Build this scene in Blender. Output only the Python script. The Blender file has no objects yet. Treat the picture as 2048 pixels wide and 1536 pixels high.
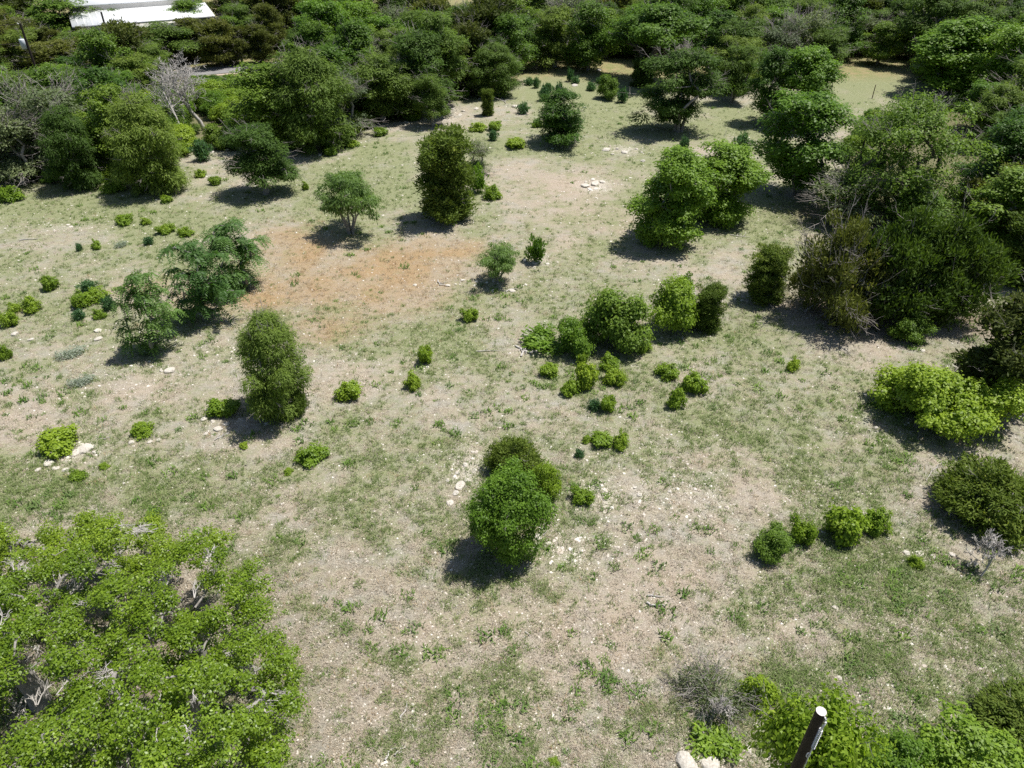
import bpy, math, random
import numpy as np
from mathutils import Vector

# ------------------------------------------------------------------ camera, world, sun, exposure
scene = bpy.context.scene
COL = scene.collection
PITCH = math.radians(35.5)
CAMH = 22.0
F = 1470.0                       # focal length in pixels of the 2048 px wide photograph
cam_d = bpy.data.cameras.new('camera')
cam_d.sensor_width = 36.0
cam_d.lens = 36.0 * F / 2048.0
cam_d.clip_end = 6000.0
cam = bpy.data.objects.new('camera', cam_d)
cam.location = (0, 0, CAMH)
cam.rotation_euler = (math.pi / 2 - PITCH, 0, 0)
COL.objects.link(cam)
scene.camera = cam

SUNV = Vector((0.37, 0.12, 1.0)).normalized()
world = bpy.data.worlds.new('World')
scene.world = world
world.use_nodes = True
wn = world.node_tree.nodes
sky = wn.new('ShaderNodeTexSky')
sky.sky_type = 'NISHITA'
sky.sun_disc = False
sky.sun_elevation = math.asin(SUNV.z)
sky.sun_rotation = math.atan2(SUNV.x, SUNV.y)
wn['Background'].inputs['Strength'].default_value = 0.068
world.node_tree.links.new(sky.outputs[0], wn['Background'].inputs['Color'])
sun_d = bpy.data.lights.new('sun', 'SUN')
sun_d.energy = 4.6
sun_d.angle = math.radians(0.5)
sun_d.color = (1.0, 0.965, 0.90)
sun = bpy.data.objects.new('sun', sun_d)
sun.rotation_euler = SUNV.to_track_quat('Z', 'Y').to_euler()
sun.location = (20, 10, 60)
COL.objects.link(sun)

scene.view_settings.view_transform = 'Standard'
scene.view_settings.look = 'None'
scene.view_settings.gamma = 1.0
scene.view_settings.use_curve_mapping = False
scene.view_settings.exposure = 0.5
scene.cycles.use_denoising = False
scene.cycles.max_bounces = 6
scene.cycles.diffuse_bounces = 3
scene.cycles.glossy_bounces = 2
scene.cycles.transmission_bounces = 3
scene.cycles.transparent_max_bounces = 4
scene.cycles.caustics_reflective = False
scene.cycles.caustics_refractive = False

# ------------------------------------------------------------------ geometry of the view (to read places off the photograph)
CP, SP = math.cos(PITCH), math.sin(PITCH)

def at(px, py, z=0.0):
    """world point at height z seen at photo pixel px, py"""
    u = (px - 1024) / F
    v = (py - 768) / F
    fwd = CP - SP * v
    dn = SP + CP * v
    s = (CAMH - z) / dn
    return np.array([u * s, fwd * s, z])

def proj(P):
    P = np.asarray(P, float)
    x, y, dz = P[..., 0], P[..., 1], CAMH - P[..., 2]
    d = CP * y + SP * dz
    v = (-SP * y + CP * dz) / d
    return 1024 + F * x / d, 768 + F * v, d

_t = np.linspace(0, 2 * math.pi, 13)[:-1]
_p = np.linspace(-math.pi / 2, math.pi / 2, 9)
ELL = np.array([(math.cos(p) * math.cos(t), math.cos(p) * math.sin(t), math.sin(p)) for p in _p for t in _t])

def extent(X, D, R, H, k):
    """pixel top and bottom of a plant: crown ellipsoid from k*H to H, stem foot at z=0"""
    P = ELL * np.array([R, R, H * (1 - k) / 2]) + np.array([X, D, H * (1 + k) / 2])
    _, py, _ = proj(P)
    _, fy, _ = proj(np.array([X, D, 0.0]))
    return py.min(), max(py.max(), fy)

def fit(x0, y0, x1, y1, k=0.15):
    """place and size (X, D, R, H) of a plant whose photo box is x0..x1, y0..y1"""
    cx = (x0 + x1) / 2
    g = at(cx, y1)
    D = g[1]
    H = 3.0
    R = 1.0
    X = g[0]
    for _ in range(9):
        for _ in range(2):
            dep = CP * D + SP * (CAMH - H * (1 + k) / 2)
            R = (x1 - x0) / 2 * dep / F
            X = (cx - 1024) / F * dep
            lo, hi = 0.05, 16.0
            for _ in range(14):
                H = (lo + hi) / 2
                if extent(X, D, R, H, k)[0] < y0:
                    hi = H
                else:
                    lo = H
        b = extent(X, D, R, H, k)[1]
        D += at(cx, y1)[1] - at(cx, b)[1]
    return X, D, R, H

# ------------------------------------------------------------------ noise
def _hash(ix, iy, s):
    n = (ix.astype(np.int64) * 374761393 + iy.astype(np.int64) * 668265263 + s * 1442695041) & 0x7fffffff
    n = ((n ^ (n >> 13)) * 1274126177) & 0x7fffffff
    return ((n ^ (n >> 16)) & 0xffff) / 65535.0

def vnoise(x, y, s=0):
    ix, iy = np.floor(x), np.floor(y)
    fx, fy = x - ix, y - iy
    fx, fy = fx * fx * (3 - 2 * fx), fy * fy * (3 - 2 * fy)
    a, b = _hash(ix, iy, s), _hash(ix + 1, iy, s)
    c, d = _hash(ix, iy + 1, s), _hash(ix + 1, iy + 1, s)
    return (a * (1 - fx) + b * fx) * (1 - fy) + (c * (1 - fx) + d * fx) * fy

def fbm(x, y, s=0, o=4):
    r, a, t = 0, 0.5, 0
    for i in range(o):
        r = r + a * vnoise(x * 2 ** i, y * 2 ** i, s + i * 7)
        t += a
        a *= 0.55
    return r / t

def blobs(x, y, lst):
    m = np.zeros_like(x)
    for px, py, rx, ry, s in lst:
        c = at(px, py)
        _, _, d = proj(c)
        wx = rx * d / F
        a, b = at(px, py - ry), at(px, py + ry)
        wy = abs(a[1] - b[1]) / 2
        q = ((x - c[0]) / wx) ** 2 + ((y - c[1]) / wy) ** 2
        m = np.maximum(m, s * np.exp(-q * 0.9))
    return m

RUST = [(700, 560, 330, 90, .75), (760, 535, 190, 55, 1), (600, 490, 110, 55, .8), (890, 515, 110, 28, 1), (640, 640, 110, 36, .8), (430, 560, 110, 50, .7),
        (300, 560, 60, 40, .6), (500, 590, 120, 30, .9), (780, 500, 150, 40, .6), (840, 600, 90, 25, .5)]
BARE = [(1150, 370, 120, 45, .9), (1190, 440, 90, 50, .8), (1170, 500, 70, 30, .6), (40, 830, 110, 70, .9), (300, 770, 130, 30, .6),
        (900, 1260, 190, 110, .75), (1080, 1310, 220, 130, .9), (800, 1300, 160, 140, .7), (1250, 1180, 160, 60, .6), (1450, 1000, 60, 55, .8), (1380, 925, 80, 24, .7), (1700, 1440, 110, 60, .6),
        (850, 1080, 90, 60, .5), (760, 1420, 140, 90, .5), (1290, 230, 90, 40, .3), (1400, 290, 90, 20, .5), (1700, 700, 70, 24, .6),
        (1290, 640, 90, 30, .4), (860, 240, 80, 20, .6), (560, 950, 70, 40, .5), (1010, 330, 120, 25, .4), (1560, 1330, 120, 50, .5),
        (1650, 465, 40, 16, .8), (1000, 1470, 160, 60, .4), (1750, 190, 40, 12, .6), (470, 860, 60, 30, .6), (700, 730, 120, 30, .5)]
GREEN = [(1560, 420, 110, 45, .9), (1700, 160, 90, 70, 1), (1200, 190, 150, 60, .9), (180, 650, 150, 70, .6), (80, 960, 160, 60, .8),
         (350, 960, 140, 60, .6), (250, 420, 350, 50, .7), (700, 400, 300, 60, .6), (950, 300, 260, 40, .5), (1250, 240, 200, 50, .6), (1400, 420, 160, 90, .6), (300, 640, 260, 60, .5), (1450, 640, 160, 50, .4), (80, 520, 160, 60, .6), (860, 690, 150, 50, .7), (1800, 830, 170, 60, .7), (1380, 270, 110, 20, .8), (1840, 200, 100, 60, 1),
         (700, 1010, 120, 60, .5), (1850, 1200, 160, 120, .35), (250, 380, 300, 40, .5), (1420, 520, 70, 40, .5), (1480, 240, 60, 30, .8),
         (560, 1060, 100, 60, .4), (1000, 620, 160, 30, .5), (1500, 1490, 120, 50, .4), (1160, 330, 120, 20, .3),
         (940, 1010, 90, 30, .3), (1850, 1020, 90, 40, .3), (690, 450, 160, 50, .35), (1330, 860, 130, 50, .35)]
STONE = [(940, 930, 45, 50, 1), (1140, 1090, 80, 50, .85), (1200, 1000, 60, 50, .8), (150, 905, 55, 26, 1), (480, 850, 55, 22, .9),
         (1190, 372, 55, 18, .9), (1245, 300, 45, 14, .9), (860, 235, 90, 18, .9), (1085, 520, 26, 16, .9), (1400, 1000, 70, 60, .7),
         (430, 298, 34, 9, .9), (1270, 985, 60, 60, .7), (1010, 565, 90, 20, .5), (1500, 590, 50, 16, .7), (1640, 1010, 90, 60, .5),
         (1040, 700, 40, 14, .7), (250, 740, 150, 40, .5), (400, 700, 150, 60, .35), (1840, 1110, 50, 24, .7), (1720, 1420, 120, 60, .6),
         (1760, 860, 70, 30, .5), (1440, 1515, 70, 20, 1), (120, 455, 90, 14, .7), (1300, 890, 160, 60, .35), (1120, 240, 60, 14, .6),
         (1190, 850, 120, 50, .3), (760, 730, 160, 40, .35), (1900, 1300, 120, 80, .35)]
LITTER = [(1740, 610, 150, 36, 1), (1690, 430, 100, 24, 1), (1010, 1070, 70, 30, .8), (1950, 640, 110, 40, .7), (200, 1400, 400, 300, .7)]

def masks(x, y):
    w1 = (fbm(x * .09, y * .09, 3) - .5) * 6
    w2 = (fbm(x * .09, y * .09, 11) - .5) * 6
    xx, yy = x + w1, y + w2
    n = fbm(x * .22, y * .22, 21)
    n2 = fbm(x * .8, y * .8, 31)
    rust = np.clip(blobs(xx, yy, RUST) * (0.35 + 1.1 * n2) - .08, 0, 1)
    bare = np.clip(blobs(xx, yy, BARE) * (0.5 + 1.0 * n2) + (n - .55) * .8 - .05, 0, 1)
    green = np.clip(blobs(xx, yy, GREEN) * .8 + (fbm(x * .16, y * .16, 41) - .46) * 1.5 + (n2 - .5) * 1.0 + .30 - rust * .7 - blobs(xx, yy, BARE) * .5 - .06, 0, 1)
    stone = np.clip(blobs(x, y, STONE) * (0.35 + 1.3 * n2), 0, 1)
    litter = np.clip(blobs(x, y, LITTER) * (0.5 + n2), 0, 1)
    return rust, bare, green, stone, litter

def poly_px(pts):
    return np.array([at(a, b)[:2] for a, b in pts])

def inside(poly, x, y):
    r = np.zeros(np.shape(x), bool)
    n = len(poly)
    j = n - 1
    for i in range(n):
        xi, yi = poly[i]
        xj, yj = poly[j]
        c = ((yi > y) != (yj > y)) & (x < (xj - xi) * (y - yi) / (yj - yi + 1e-12) + xi)
        r ^= c
        j = i
    return r

CLEAR = poly_px([(-900, 400), (0, 368), (200, 366), (300, 345), (380, 305), (560, 298), (660, 292), (760, 245), (840, 240), (880, 205), (1000, 188),
                 (1040, 145), (1150, 132), (1240, 112), (1300, 128), (1400, 125), (1450, 190), (1530, 165), (1650, 150), (1690, 112), (1760, 108),
                 (1800, 140), (1900, 188), (1890, 225), (1730, 240), (1690, 300), (1680, 370), (1760, 430), (1960, 560), (2200, 560), (2500, 900), (2500, 1700), (-900, 1700)])

def zg(x, y):
    """height of the ground"""
    x = np.asarray(x, float)
    y = np.asarray(y, float)
    return (fbm(x * .05, y * .05, 51) - .5) * .30 + (fbm(x * .5, y * .5, 61, 3) - .5) * .12

# ------------------------------------------------------------------ materials
def rgb(c):
    return (c[0], c[1], c[2], 1.0)

def new_mat(name):
    m = bpy.data.materials.new(name)
    m.use_nodes = True
    nt = m.node_tree
    return m, nt, nt.nodes['Principled BSDF'], nt.nodes['Material Output']

def mixc(nt, fac, a, b, blend='MIX'):
    n = nt.nodes.new('ShaderNodeMix')
    n.data_type = 'RGBA'
    n.blend_type = blend
    for sock, v in ((n.inputs[0], fac), (n.inputs[6], a), (n.inputs[7], b)):
        if isinstance(v, (int, float)):
            sock.default_value = v
        elif isinstance(v, tuple):
            sock.default_value = rgb(v)
        else:
            nt.links.new(v, sock)
    return n.outputs[2]

def mth(nt, op, a, b=None):
    n = nt.nodes.new('ShaderNodeMath')
    n.operation = op
    n.use_clamp = False
    for i, v in enumerate((a, b)):
        if v is None:
            continue
        if isinstance(v, (int, float)):
            n.inputs[i].default_value = v
        else:
            nt.links.new(v, n.inputs[i])
    return n.outputs[0]

def mapr(nt, v, a, b, c=0.0, d=1.0):
    n = nt.nodes.new('ShaderNodeMapRange')
    nt.links.new(v, n.inputs[0])
    for i, q in enumerate((a, b, c, d)):
        n.inputs[i + 1].default_value = q
    return n.outputs[0]

def noise(nt, vec, scale, detail=4, rough=.6, dist=0):
    n = nt.nodes.new('ShaderNodeTexNoise')
    n.inputs['Scale'].default_value = scale
    n.inputs['Detail'].default_value = detail
    n.inputs['Roughness'].default_value = rough
    n.inputs['Distortion'].default_value = dist
    if vec is not None:
        nt.links.new(vec, n.inputs['Vector'])
    return n.outputs['Fac']

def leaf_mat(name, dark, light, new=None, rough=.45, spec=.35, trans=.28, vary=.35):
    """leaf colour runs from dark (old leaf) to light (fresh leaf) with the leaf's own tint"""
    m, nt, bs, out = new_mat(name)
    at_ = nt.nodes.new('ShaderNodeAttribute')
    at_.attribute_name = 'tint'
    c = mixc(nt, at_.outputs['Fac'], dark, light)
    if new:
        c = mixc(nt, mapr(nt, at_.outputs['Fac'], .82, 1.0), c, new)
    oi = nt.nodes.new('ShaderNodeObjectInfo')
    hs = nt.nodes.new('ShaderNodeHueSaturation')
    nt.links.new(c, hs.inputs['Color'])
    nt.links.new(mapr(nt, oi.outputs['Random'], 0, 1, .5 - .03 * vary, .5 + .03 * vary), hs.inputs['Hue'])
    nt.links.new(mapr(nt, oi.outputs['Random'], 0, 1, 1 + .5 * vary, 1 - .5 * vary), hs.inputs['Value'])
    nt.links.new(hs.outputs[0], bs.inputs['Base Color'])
    bs.inputs['Roughness'].default_value = rough
    bs.inputs['Specular IOR Level'].default_value = spec
    tr = nt.nodes.new('ShaderNodeBsdfTranslucent')
    tc = mixc(nt, 1.0, hs.outputs[0], (1.5, 1.6, .7), 'MULTIPLY')
    nt.links.new(tc, tr.inputs['Color'])
    mx = nt.nodes.new('ShaderNodeMixShader')
    mx.inputs[0].default_value = trans
    nt.links.new(bs.outputs[0], mx.inputs[1])
    nt.links.new(tr.outputs[0], mx.inputs[2])
    nt.links.new(mx.outputs[0], out.inputs['Surface'])
    return m

def plain_mat(name, a, b, scale=6.0, rough=.85, bump=.0, spec=.25, metallic=0):
    m, nt, bs, out = new_mat(name)
    tc = nt.nodes.new('ShaderNodeTexCoord')
    n = noise(nt, tc.outputs['Object'], scale, 6, .65)
    c = mixc(nt, mapr(nt, n, .3, .7), a, b)
    nt.links.new(c, bs.inputs['Base Color'])
    bs.inputs['Roughness'].default_value = rough
    bs.inputs['Specular IOR Level'].default_value = spec
    bs.inputs['Metallic'].default_value = metallic
    if bump:
        bn = nt.nodes.new('ShaderNodeBump')
        bn.inputs['Strength'].default_value = bump
        bn.inputs['Distance'].default_value = .03
        nt.links.new(noise(nt, tc.outputs['Object'], scale * 4, 5), bn.inputs['Height'])
        nt.links.new(bn.outputs[0], bs.inputs['Normal'])
    return m

M = {}
M['oak'] = leaf_mat('live_oak_leaf', (.082, .142, .010), (.215, .320, .022), (.29, .39, .045), .40, .38, .36, .3)
M['oakmid'] = leaf_mat('oak_leaf', (.062, .122, .017), (.155, .255, .032), (.21, .31, .044), .5, .25, .38, .6)
M['elm'] = leaf_mat('elm_leaf', (.070, .120, .023), (.150, .228, .042), (.195, .275, .052), .6, .2, .40, .7)
M['elmgrey'] = leaf_mat('grey_green_leaf', (.095, .130, .060), (.175, .22, .10), None, .6, .25, .34, .5)
M['juniper'] = leaf_mat('juniper_scale_leaf', (.054, .094, .016), (.132, .190, .032), (.18, .22, .038), .65, .15, .32, .4)
M['juniperbrown'] = leaf_mat('olive_brown_juniper_leaf', (.066, .086, .022), (.140, .160, .036), (.17, .16, .046), .65, .15, .30, .6)
M['lime'] = leaf_mat('lime_shrub_leaf', (.125, .205, .014), (.265, .375, .032), (.33, .42, .05), .5, .3, .36, .35)
M['bright'] = leaf_mat('bright_green_leaf', (.086, .165, .016), (.192, .315, .030), (.24, .36, .045), .5, .3, .38, .4)
M['sumac'] = leaf_mat('compound_leaf', (.060, .130, .028), (.140, .245, .055), None, .5, .3, .36, .4)
M['feather'] = leaf_mat('feathery_leaf', (.090, .160, .042), (.170, .265, .066), None, .55, .3, .38, .4)
M['sage'] = leaf_mat('grey_sage_leaf', (.24, .29, .23), (.42, .46, .38), None, .7, .2, .25, .3)
M['bluegreen'] = leaf_mat('blue_green_leaf', (.045, .110, .042), (.10, .20, .078), None, .5, .35, .32, .4)
M['bark'] = plain_mat('grey_bark', (.15, .135, .12), (.34, .32, .295), 5, .9, .5)
M['darkbark'] = plain_mat('dark_bark', (.055, .046, .038), (.13, .115, .10), 5, .9, .5)
M['deadwood'] = plain_mat('weathered_dead_wood', (.32, .295, .27), (.56, .53, .50), 4, .85, .3)
M['twig'] = plain_mat('dead_twig', (.20, .175, .16), (.36, .33, .31), 3, .9)
M['rock'] = plain_mat('limestone', (.36, .32, .27), (.68, .64, .57), 5, .9, .5)
M['pole'] = plain_mat('creosoted_pole_wood', (.016, .012, .010), (.045, .034, .028), 9, .7, .6, .3)
M['endgrain'] = plain_mat('pale_pole_end_grain', (.55, .50, .47), (.78, .73, .70), 14, .8)
M['galv'] = plain_mat('galvanised_wire', (.55, .55, .56), (.75, .75, .76), 20, .45, 0, .5)
M['roof'] = plain_mat('white_metal_roof', (.74, .75, .77), (.82, .83, .84), .6, .5, 0, .4)
M['greywall'] = plain_mat('grey_metal_wall', (.20, .205, .21), (.26, .265, .27), .8, .6)
M['palewall'] = plain_mat('pale_wall', (.55, .54, .52), (.64, .63, .60), .6, .8)
M['can'] = plain_mat('pale_grey_transformer_paint', (.62, .66, .70), (.72, .75, .78), 3, .5)
M['rust'] = plain_mat('rusty_steel', (.05, .025, .016), (.10, .05, .03), 8, .8)

# ------------------------------------------------------------------ mesh builders
def mesh_from(name, verts, faces, mat, tint=None, smooth=False):
    me = bpy.data.meshes.new(name)
    v = np.asarray(verts, np.float32)
    f = np.asarray(faces, np.int32)
    k = f.shape[1]
    me.vertices.add(len(v))
    me.vertices.foreach_set('co', v.ravel())
    me.loops.add(f.size)
    me.loops.foreach_set('vertex_index', f.ravel())
    me.polygons.add(len(f))
    me.polygons.foreach_set('loop_start', np.arange(0, f.size, k, dtype=np.int32))
    if smooth:
        me.polygons.foreach_set('use_smooth', np.ones(len(f), bool))
    if tint is not None:
        a = me.attributes.new('tint', 'FLOAT', 'FACE')
        a.data.foreach_set('value', np.asarray(tint, np.float32))
    me.update(calc_edges=True)
    me.materials.append(mat)
    return me

def unit(v):
    return v / (np.linalg.norm(v, axis=-1, keepdims=True) + 1e-9)

def leaves(name, C, N, T, L, W, tint, mat):
    """one rhombic leaf face per row: centre, normal, lengthwise direction, length, width"""
    N = unit(N)
    T = unit(T - N * (T * N).sum(1, keepdims=True))
    B = np.cross(N, T)
    L = np.asarray(L).reshape(-1, 1)
    W = np.asarray(W).reshape(-1, 1)
    a = C - T * L * .5
    b = C + B * W * .5 + T * L * .06
    c = C + T * L * .5
    d = C - B * W * .5 + T * L * .06
    V = np.stack([a, b, c, d], 1).reshape(-1, 3)
    n = len(C)
    Fc = np.arange(n * 4).reshape(n, 4)
    return mesh_from(name, V, Fc, mat, tint)

class Tubes:
    def __init__(s):
        s.v, s.f, s.n = [], [], 0

    def add(s, pts, rad, sides=5, link=None):
        start = s.n
        pts = np.asarray(pts, float)
        rad = np.asarray(rad, float)
        m = len(pts)
        d = np.gradient(pts, axis=0)
        d = unit(d)
        up = np.array([0, 0, 1.0]) if abs(d[0][2]) < .8 else np.array([1.0, 0, 0])
        e1 = unit(np.cross(d, up))
        e2 = np.cross(d, e1)
        th = np.linspace(0, 2 * math.pi, sides, endpoint=False)
        ring = (e1[:, None, :] * np.cos(th)[None, :, None] + e2[:, None, :] * np.sin(th)[None, :, None]) * rad[:, None, None] + pts[:, None, :]
        s.v.append(ring.reshape(-1, 3))
        for i in range(m - 1):
            for j in range(sides):
                k = (j + 1) % sides
                s.f.append((s.n + i * sides + j, s.n + i * sides + k, s.n + (i + 1) * sides + k, s.n + (i + 1) * sides + j))
        s.n += m * sides
        if link is not None:                 # grown onto the limb that carries it
            s.f.append((link, link + 1, start + 1, start))
        return start

    def mesh(s, name, mat):
        return mesh_from(name, np.concatenate(s.v), s.f, mat, smooth=True)

def skeleton(rng, trunk, tips, r0, rtip=.012, wob=.12, sides=5, power=.5):
    """branches that grow from the trunk line to every tip; thickness follows what each carries"""
    nodes = np.zeros((len(trunk) + 3 * len(tips), 3))
    nt_ = len(trunk)
    nodes[:nt_] = trunk
    par = [-1] + list(range(nt_ - 1))
    top = nodes[nt_ - 1].copy()
    order = np.argsort(np.linalg.norm(tips - top, axis=1))
    ends = []
    m_ = nt_
    for i in order:
        t = tips[i]
        dv = nodes[:m_] - t
        dist = np.sqrt((dv * dv).sum(1)) + .7 * np.maximum(0, dv[:, 2])
        dist[0] += 50
        j = int(np.argmin(dist))
        a = nodes[j]
        ln = np.linalg.norm(t - a)
        prev = j
        for q in (.35, .7):
            nodes[m_] = a + (t - a) * q + rng.normal(0, wob, 3) * ln * .5 + np.array([0, 0, .06 * ln])
            par.append(prev)
            prev = m_
            m_ += 1
        nodes[m_] = t
        par.append(prev)
        ends.append(m_)
        m_ += 1
    cnt = np.zeros(len(nodes))
    for e in ends:
        cnt[e] += 1
    for i in range(len(nodes) - 1, 0, -1):
        if par[i] >= 0:
            cnt[par[i]] += cnt[i]
    rad = np.maximum(rtip, r0 * (cnt / max(1, len(ends))) ** power)
    kids = [rad[i] for i in range(nt_, len(nodes)) if par[i] == nt_ - 1]
    rad[:nt_] = np.linspace(r0 * 1.25, min(r0 * .85, max(kids + [rtip]) * 1.05), nt_)
    tb = Tubes()
    tp = np.array(trunk)
    tb.add(tp, rad[:len(trunk)], 8)
    ring = [8 * i for i in range(nt_)] + [0] * (len(nodes) - nt_)
    for i in range(len(trunk), len(nodes)):
        p = par[i]
        st = tb.add([nodes[p], nodes[i]], [min(rad[p], rad[i] * 1.5), rad[i]], sides, ring[p])
        ring[i] = st + sides
    return tb

def boughs_crown(rng, R, z0, z1, n, prof, outer, lob, nb, rb):
    """clumps gathered on a number of boughs, so that the crown has humps and gaps"""
    b = clump_crown(rng, R - rb * .6, z0 + rb * .3, z1 - rb * .45, nb, prof, outer, lob)
    k = rng.integers(0, nb, n)
    sz = rng.uniform(.65, 1.25, nb)
    d = unit(rng.normal(0, 1, (n, 3)))
    d[:, 2] = np.where((d[:, 2] < 0) & (rng.random(n) < .6), -d[:, 2], d[:, 2])
    p = b[k] + d * (rb * sz[k] * rng.random(n) ** .4)[:, None] * np.array([1, 1, .7])
    p[:, 2] = np.clip(p[:, 2], z0, z1)
    return p

def clump_crown(rng, R, z0, z1, n, prof='round', outer=2.6, lob=.25, zlow=0.0):
    """centres of leaf clumps inside a crown of radius R from z0 to z1"""
    ph = rng.uniform(0, 6.28, 6)
    pts = []
    while len(pts) < n:
        u = rng.uniform(-1, 1, 3)
        q = np.linalg.norm(u)
        if q > 1 or q < .05:
            continue
        d = u / q
        q = rng.uniform(0, 1) ** (1 / outer)
        if prof == 'round' and d[2] < -.6 and rng.random() < .4:
            continue
        az = math.atan2(d[1], d[0])
        lb = 1 - lob + lob * (math.sin(2 * az + ph[0]) * .4 + math.sin(3 * az + ph[1] + 2 * d[2]) * .4 + math.sin(5 * az + ph[2] + 4 * d[2]) * .3)
        p = d * q * min(1.05, lb + .12)
        z = (p[2] + 1) / 2
        if prof == 'cone':
            w = .12 + .95 * (1 - z) ** .75 if z > .22 else .75 + z
            xy = unit(d[:2]) * rng.uniform(0, 1) ** .42 * w * lb
            p = np.array([xy[0], xy[1], p[2]])
            z = rng.uniform(0, 1) ** 1.25
        if prof == 'full':
            z = rng.uniform(0, 1) ** 1.05
            w = math.sqrt(max(.02, 1 - ((z - .4) / .6) ** 2)) if z > .4 else 1 - .42 * ((.4 - z) / .4) ** 2
            xy = unit(d[:2]) * rng.uniform(0, 1) ** .4 * w * min(1.05, lb + .15)
            p = np.array([xy[0], xy[1], p[2]])
        if prof == 'umbrella' and z < .45 and rng.random() < .8:
            continue
        if prof == 'mound':
            z = abs(d[2]) * q * min(1, lb + .1)
            p = np.array([p[0], p[1], 0])
        pts.append((p[0] * R, p[1] * R, z0 + z * (z1 - z0)))
    return np.array(pts)

def leaf_cloud(rng, cl, rc, per, L, W, flat=.7, upb=.7, shell=.35, style='broad', jit=.15):
    """leaves spread through ellipsoid clumps; returns arrays for leaves()"""
    n = len(cl)
    rr = rc * rng.uniform(.6, 1.4, n)
    C, N, T, tint = [], [], [], []
    cen = cl.mean(0)
    for i in range(n):
        k = max(4, int(per * (rr[i] / rc) ** 2))
        d = unit(rng.normal(0, 1, (k, 3)))
        d[:, 2] = np.where((d[:, 2] < -.3) & (rng.random(k) < .6), -d[:, 2], d[:, 2])
        q = (shell + (1 - shell) * rng.random(k)) ** .6
        q = np.where(rng.random(k) < .14, q * rng.uniform(1.1, 1.7, k), q)
        lump = 1 + .25 * np.sin(d[:, 0] * 5 + i) * np.sin(d[:, 1] * 5 + 2 * i)
        p = cl[i] + d * (q * lump * rr[i])[:, None] * np.array([1, 1, flat])
        out = unit(cl[i] - cen)[None, :] * .4
        if style == 'broad':
            nn = d * .7 + np.array([0, 0, upb]) + out * .5 + rng.normal(0, .45, (k, 3))
            tt = rng.normal(0, 1, (k, 3))
        elif style == 'needle':
            tt = d + out + np.array([0, 0, .55]) + rng.normal(0, .35, (k, 3))
            nn = rng.normal(0, 1, (k, 3)) + np.array([0, 0, .5])
        else:                                        # drooping sprays
            tt = d * .7 + out + np.array([0, 0, -.75]) + rng.normal(0, .35, (k, 3))
            nn = d + np.array([0, 0, .55]) + rng.normal(0, .4, (k, 3))
        C.append(p)
        N.append(nn)
        T.append(tt)
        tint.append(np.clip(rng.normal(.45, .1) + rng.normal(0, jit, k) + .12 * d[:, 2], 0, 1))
    C, N, T, tint = np.concatenate(C), np.concatenate(N), np.concatenate(T), np.concatenate(tint)
    k = len(C)
    s = rng.uniform(.7, 1.3, k)
    return C, N, T, L * s, W * s, tint

def twigs(rng, cl, rc, n, ln, rad, droop=0.0, mat=None, name='dead_twigs', forks=3):
    """bare grey twigs that stick out of chosen clumps"""
    tb = Tubes()
    cen = cl.mean(0) * np.array([1, 1, .8])
    for i in range(n):
        c = cl[rng.integers(len(cl))]
        d = unit(c - cen + rng.normal(0, .6, 3) * rc * 2)
        d[2] = d[2] * .6 + .25 - droop
        b = c + d * rc * .2
        e = b + unit(d) * ln * rng.uniform(.6, 1.3)
        m = (b + e) / 2 + rng.normal(0, .08, 3) * ln
        tb.add([b, m, e], [rad, rad * .7, rad * .3], 4)
        for _ in range(forks):
            s = m + (e - m) * rng.uniform(0, .7)
            q = s + unit(d + rng.normal(0, .6, 3)) * ln * rng.uniform(.25, .55)
            tb.add([s, (s + q) / 2 + rng.normal(0, .05, 3) * ln, q], [rad * .55, rad * .4, rad * .2], 3)
    return tb.mesh(name, mat or M['twig'])

# each prototype: (list of (part name, mesh)), crown radius, height, crown base fraction
PROTO = {}

def trunk_line(rng, h, lean=.08, n=5, z0=-.25):
    z = np.linspace(z0, h, n)
    x = np.cumsum(rng.normal(0, lean, n)) * h * .35
    y = np.cumsum(rng.normal(0, lean, n)) * h * .35
    return np.stack([x - x[0], y - y[0], z], 1)

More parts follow.
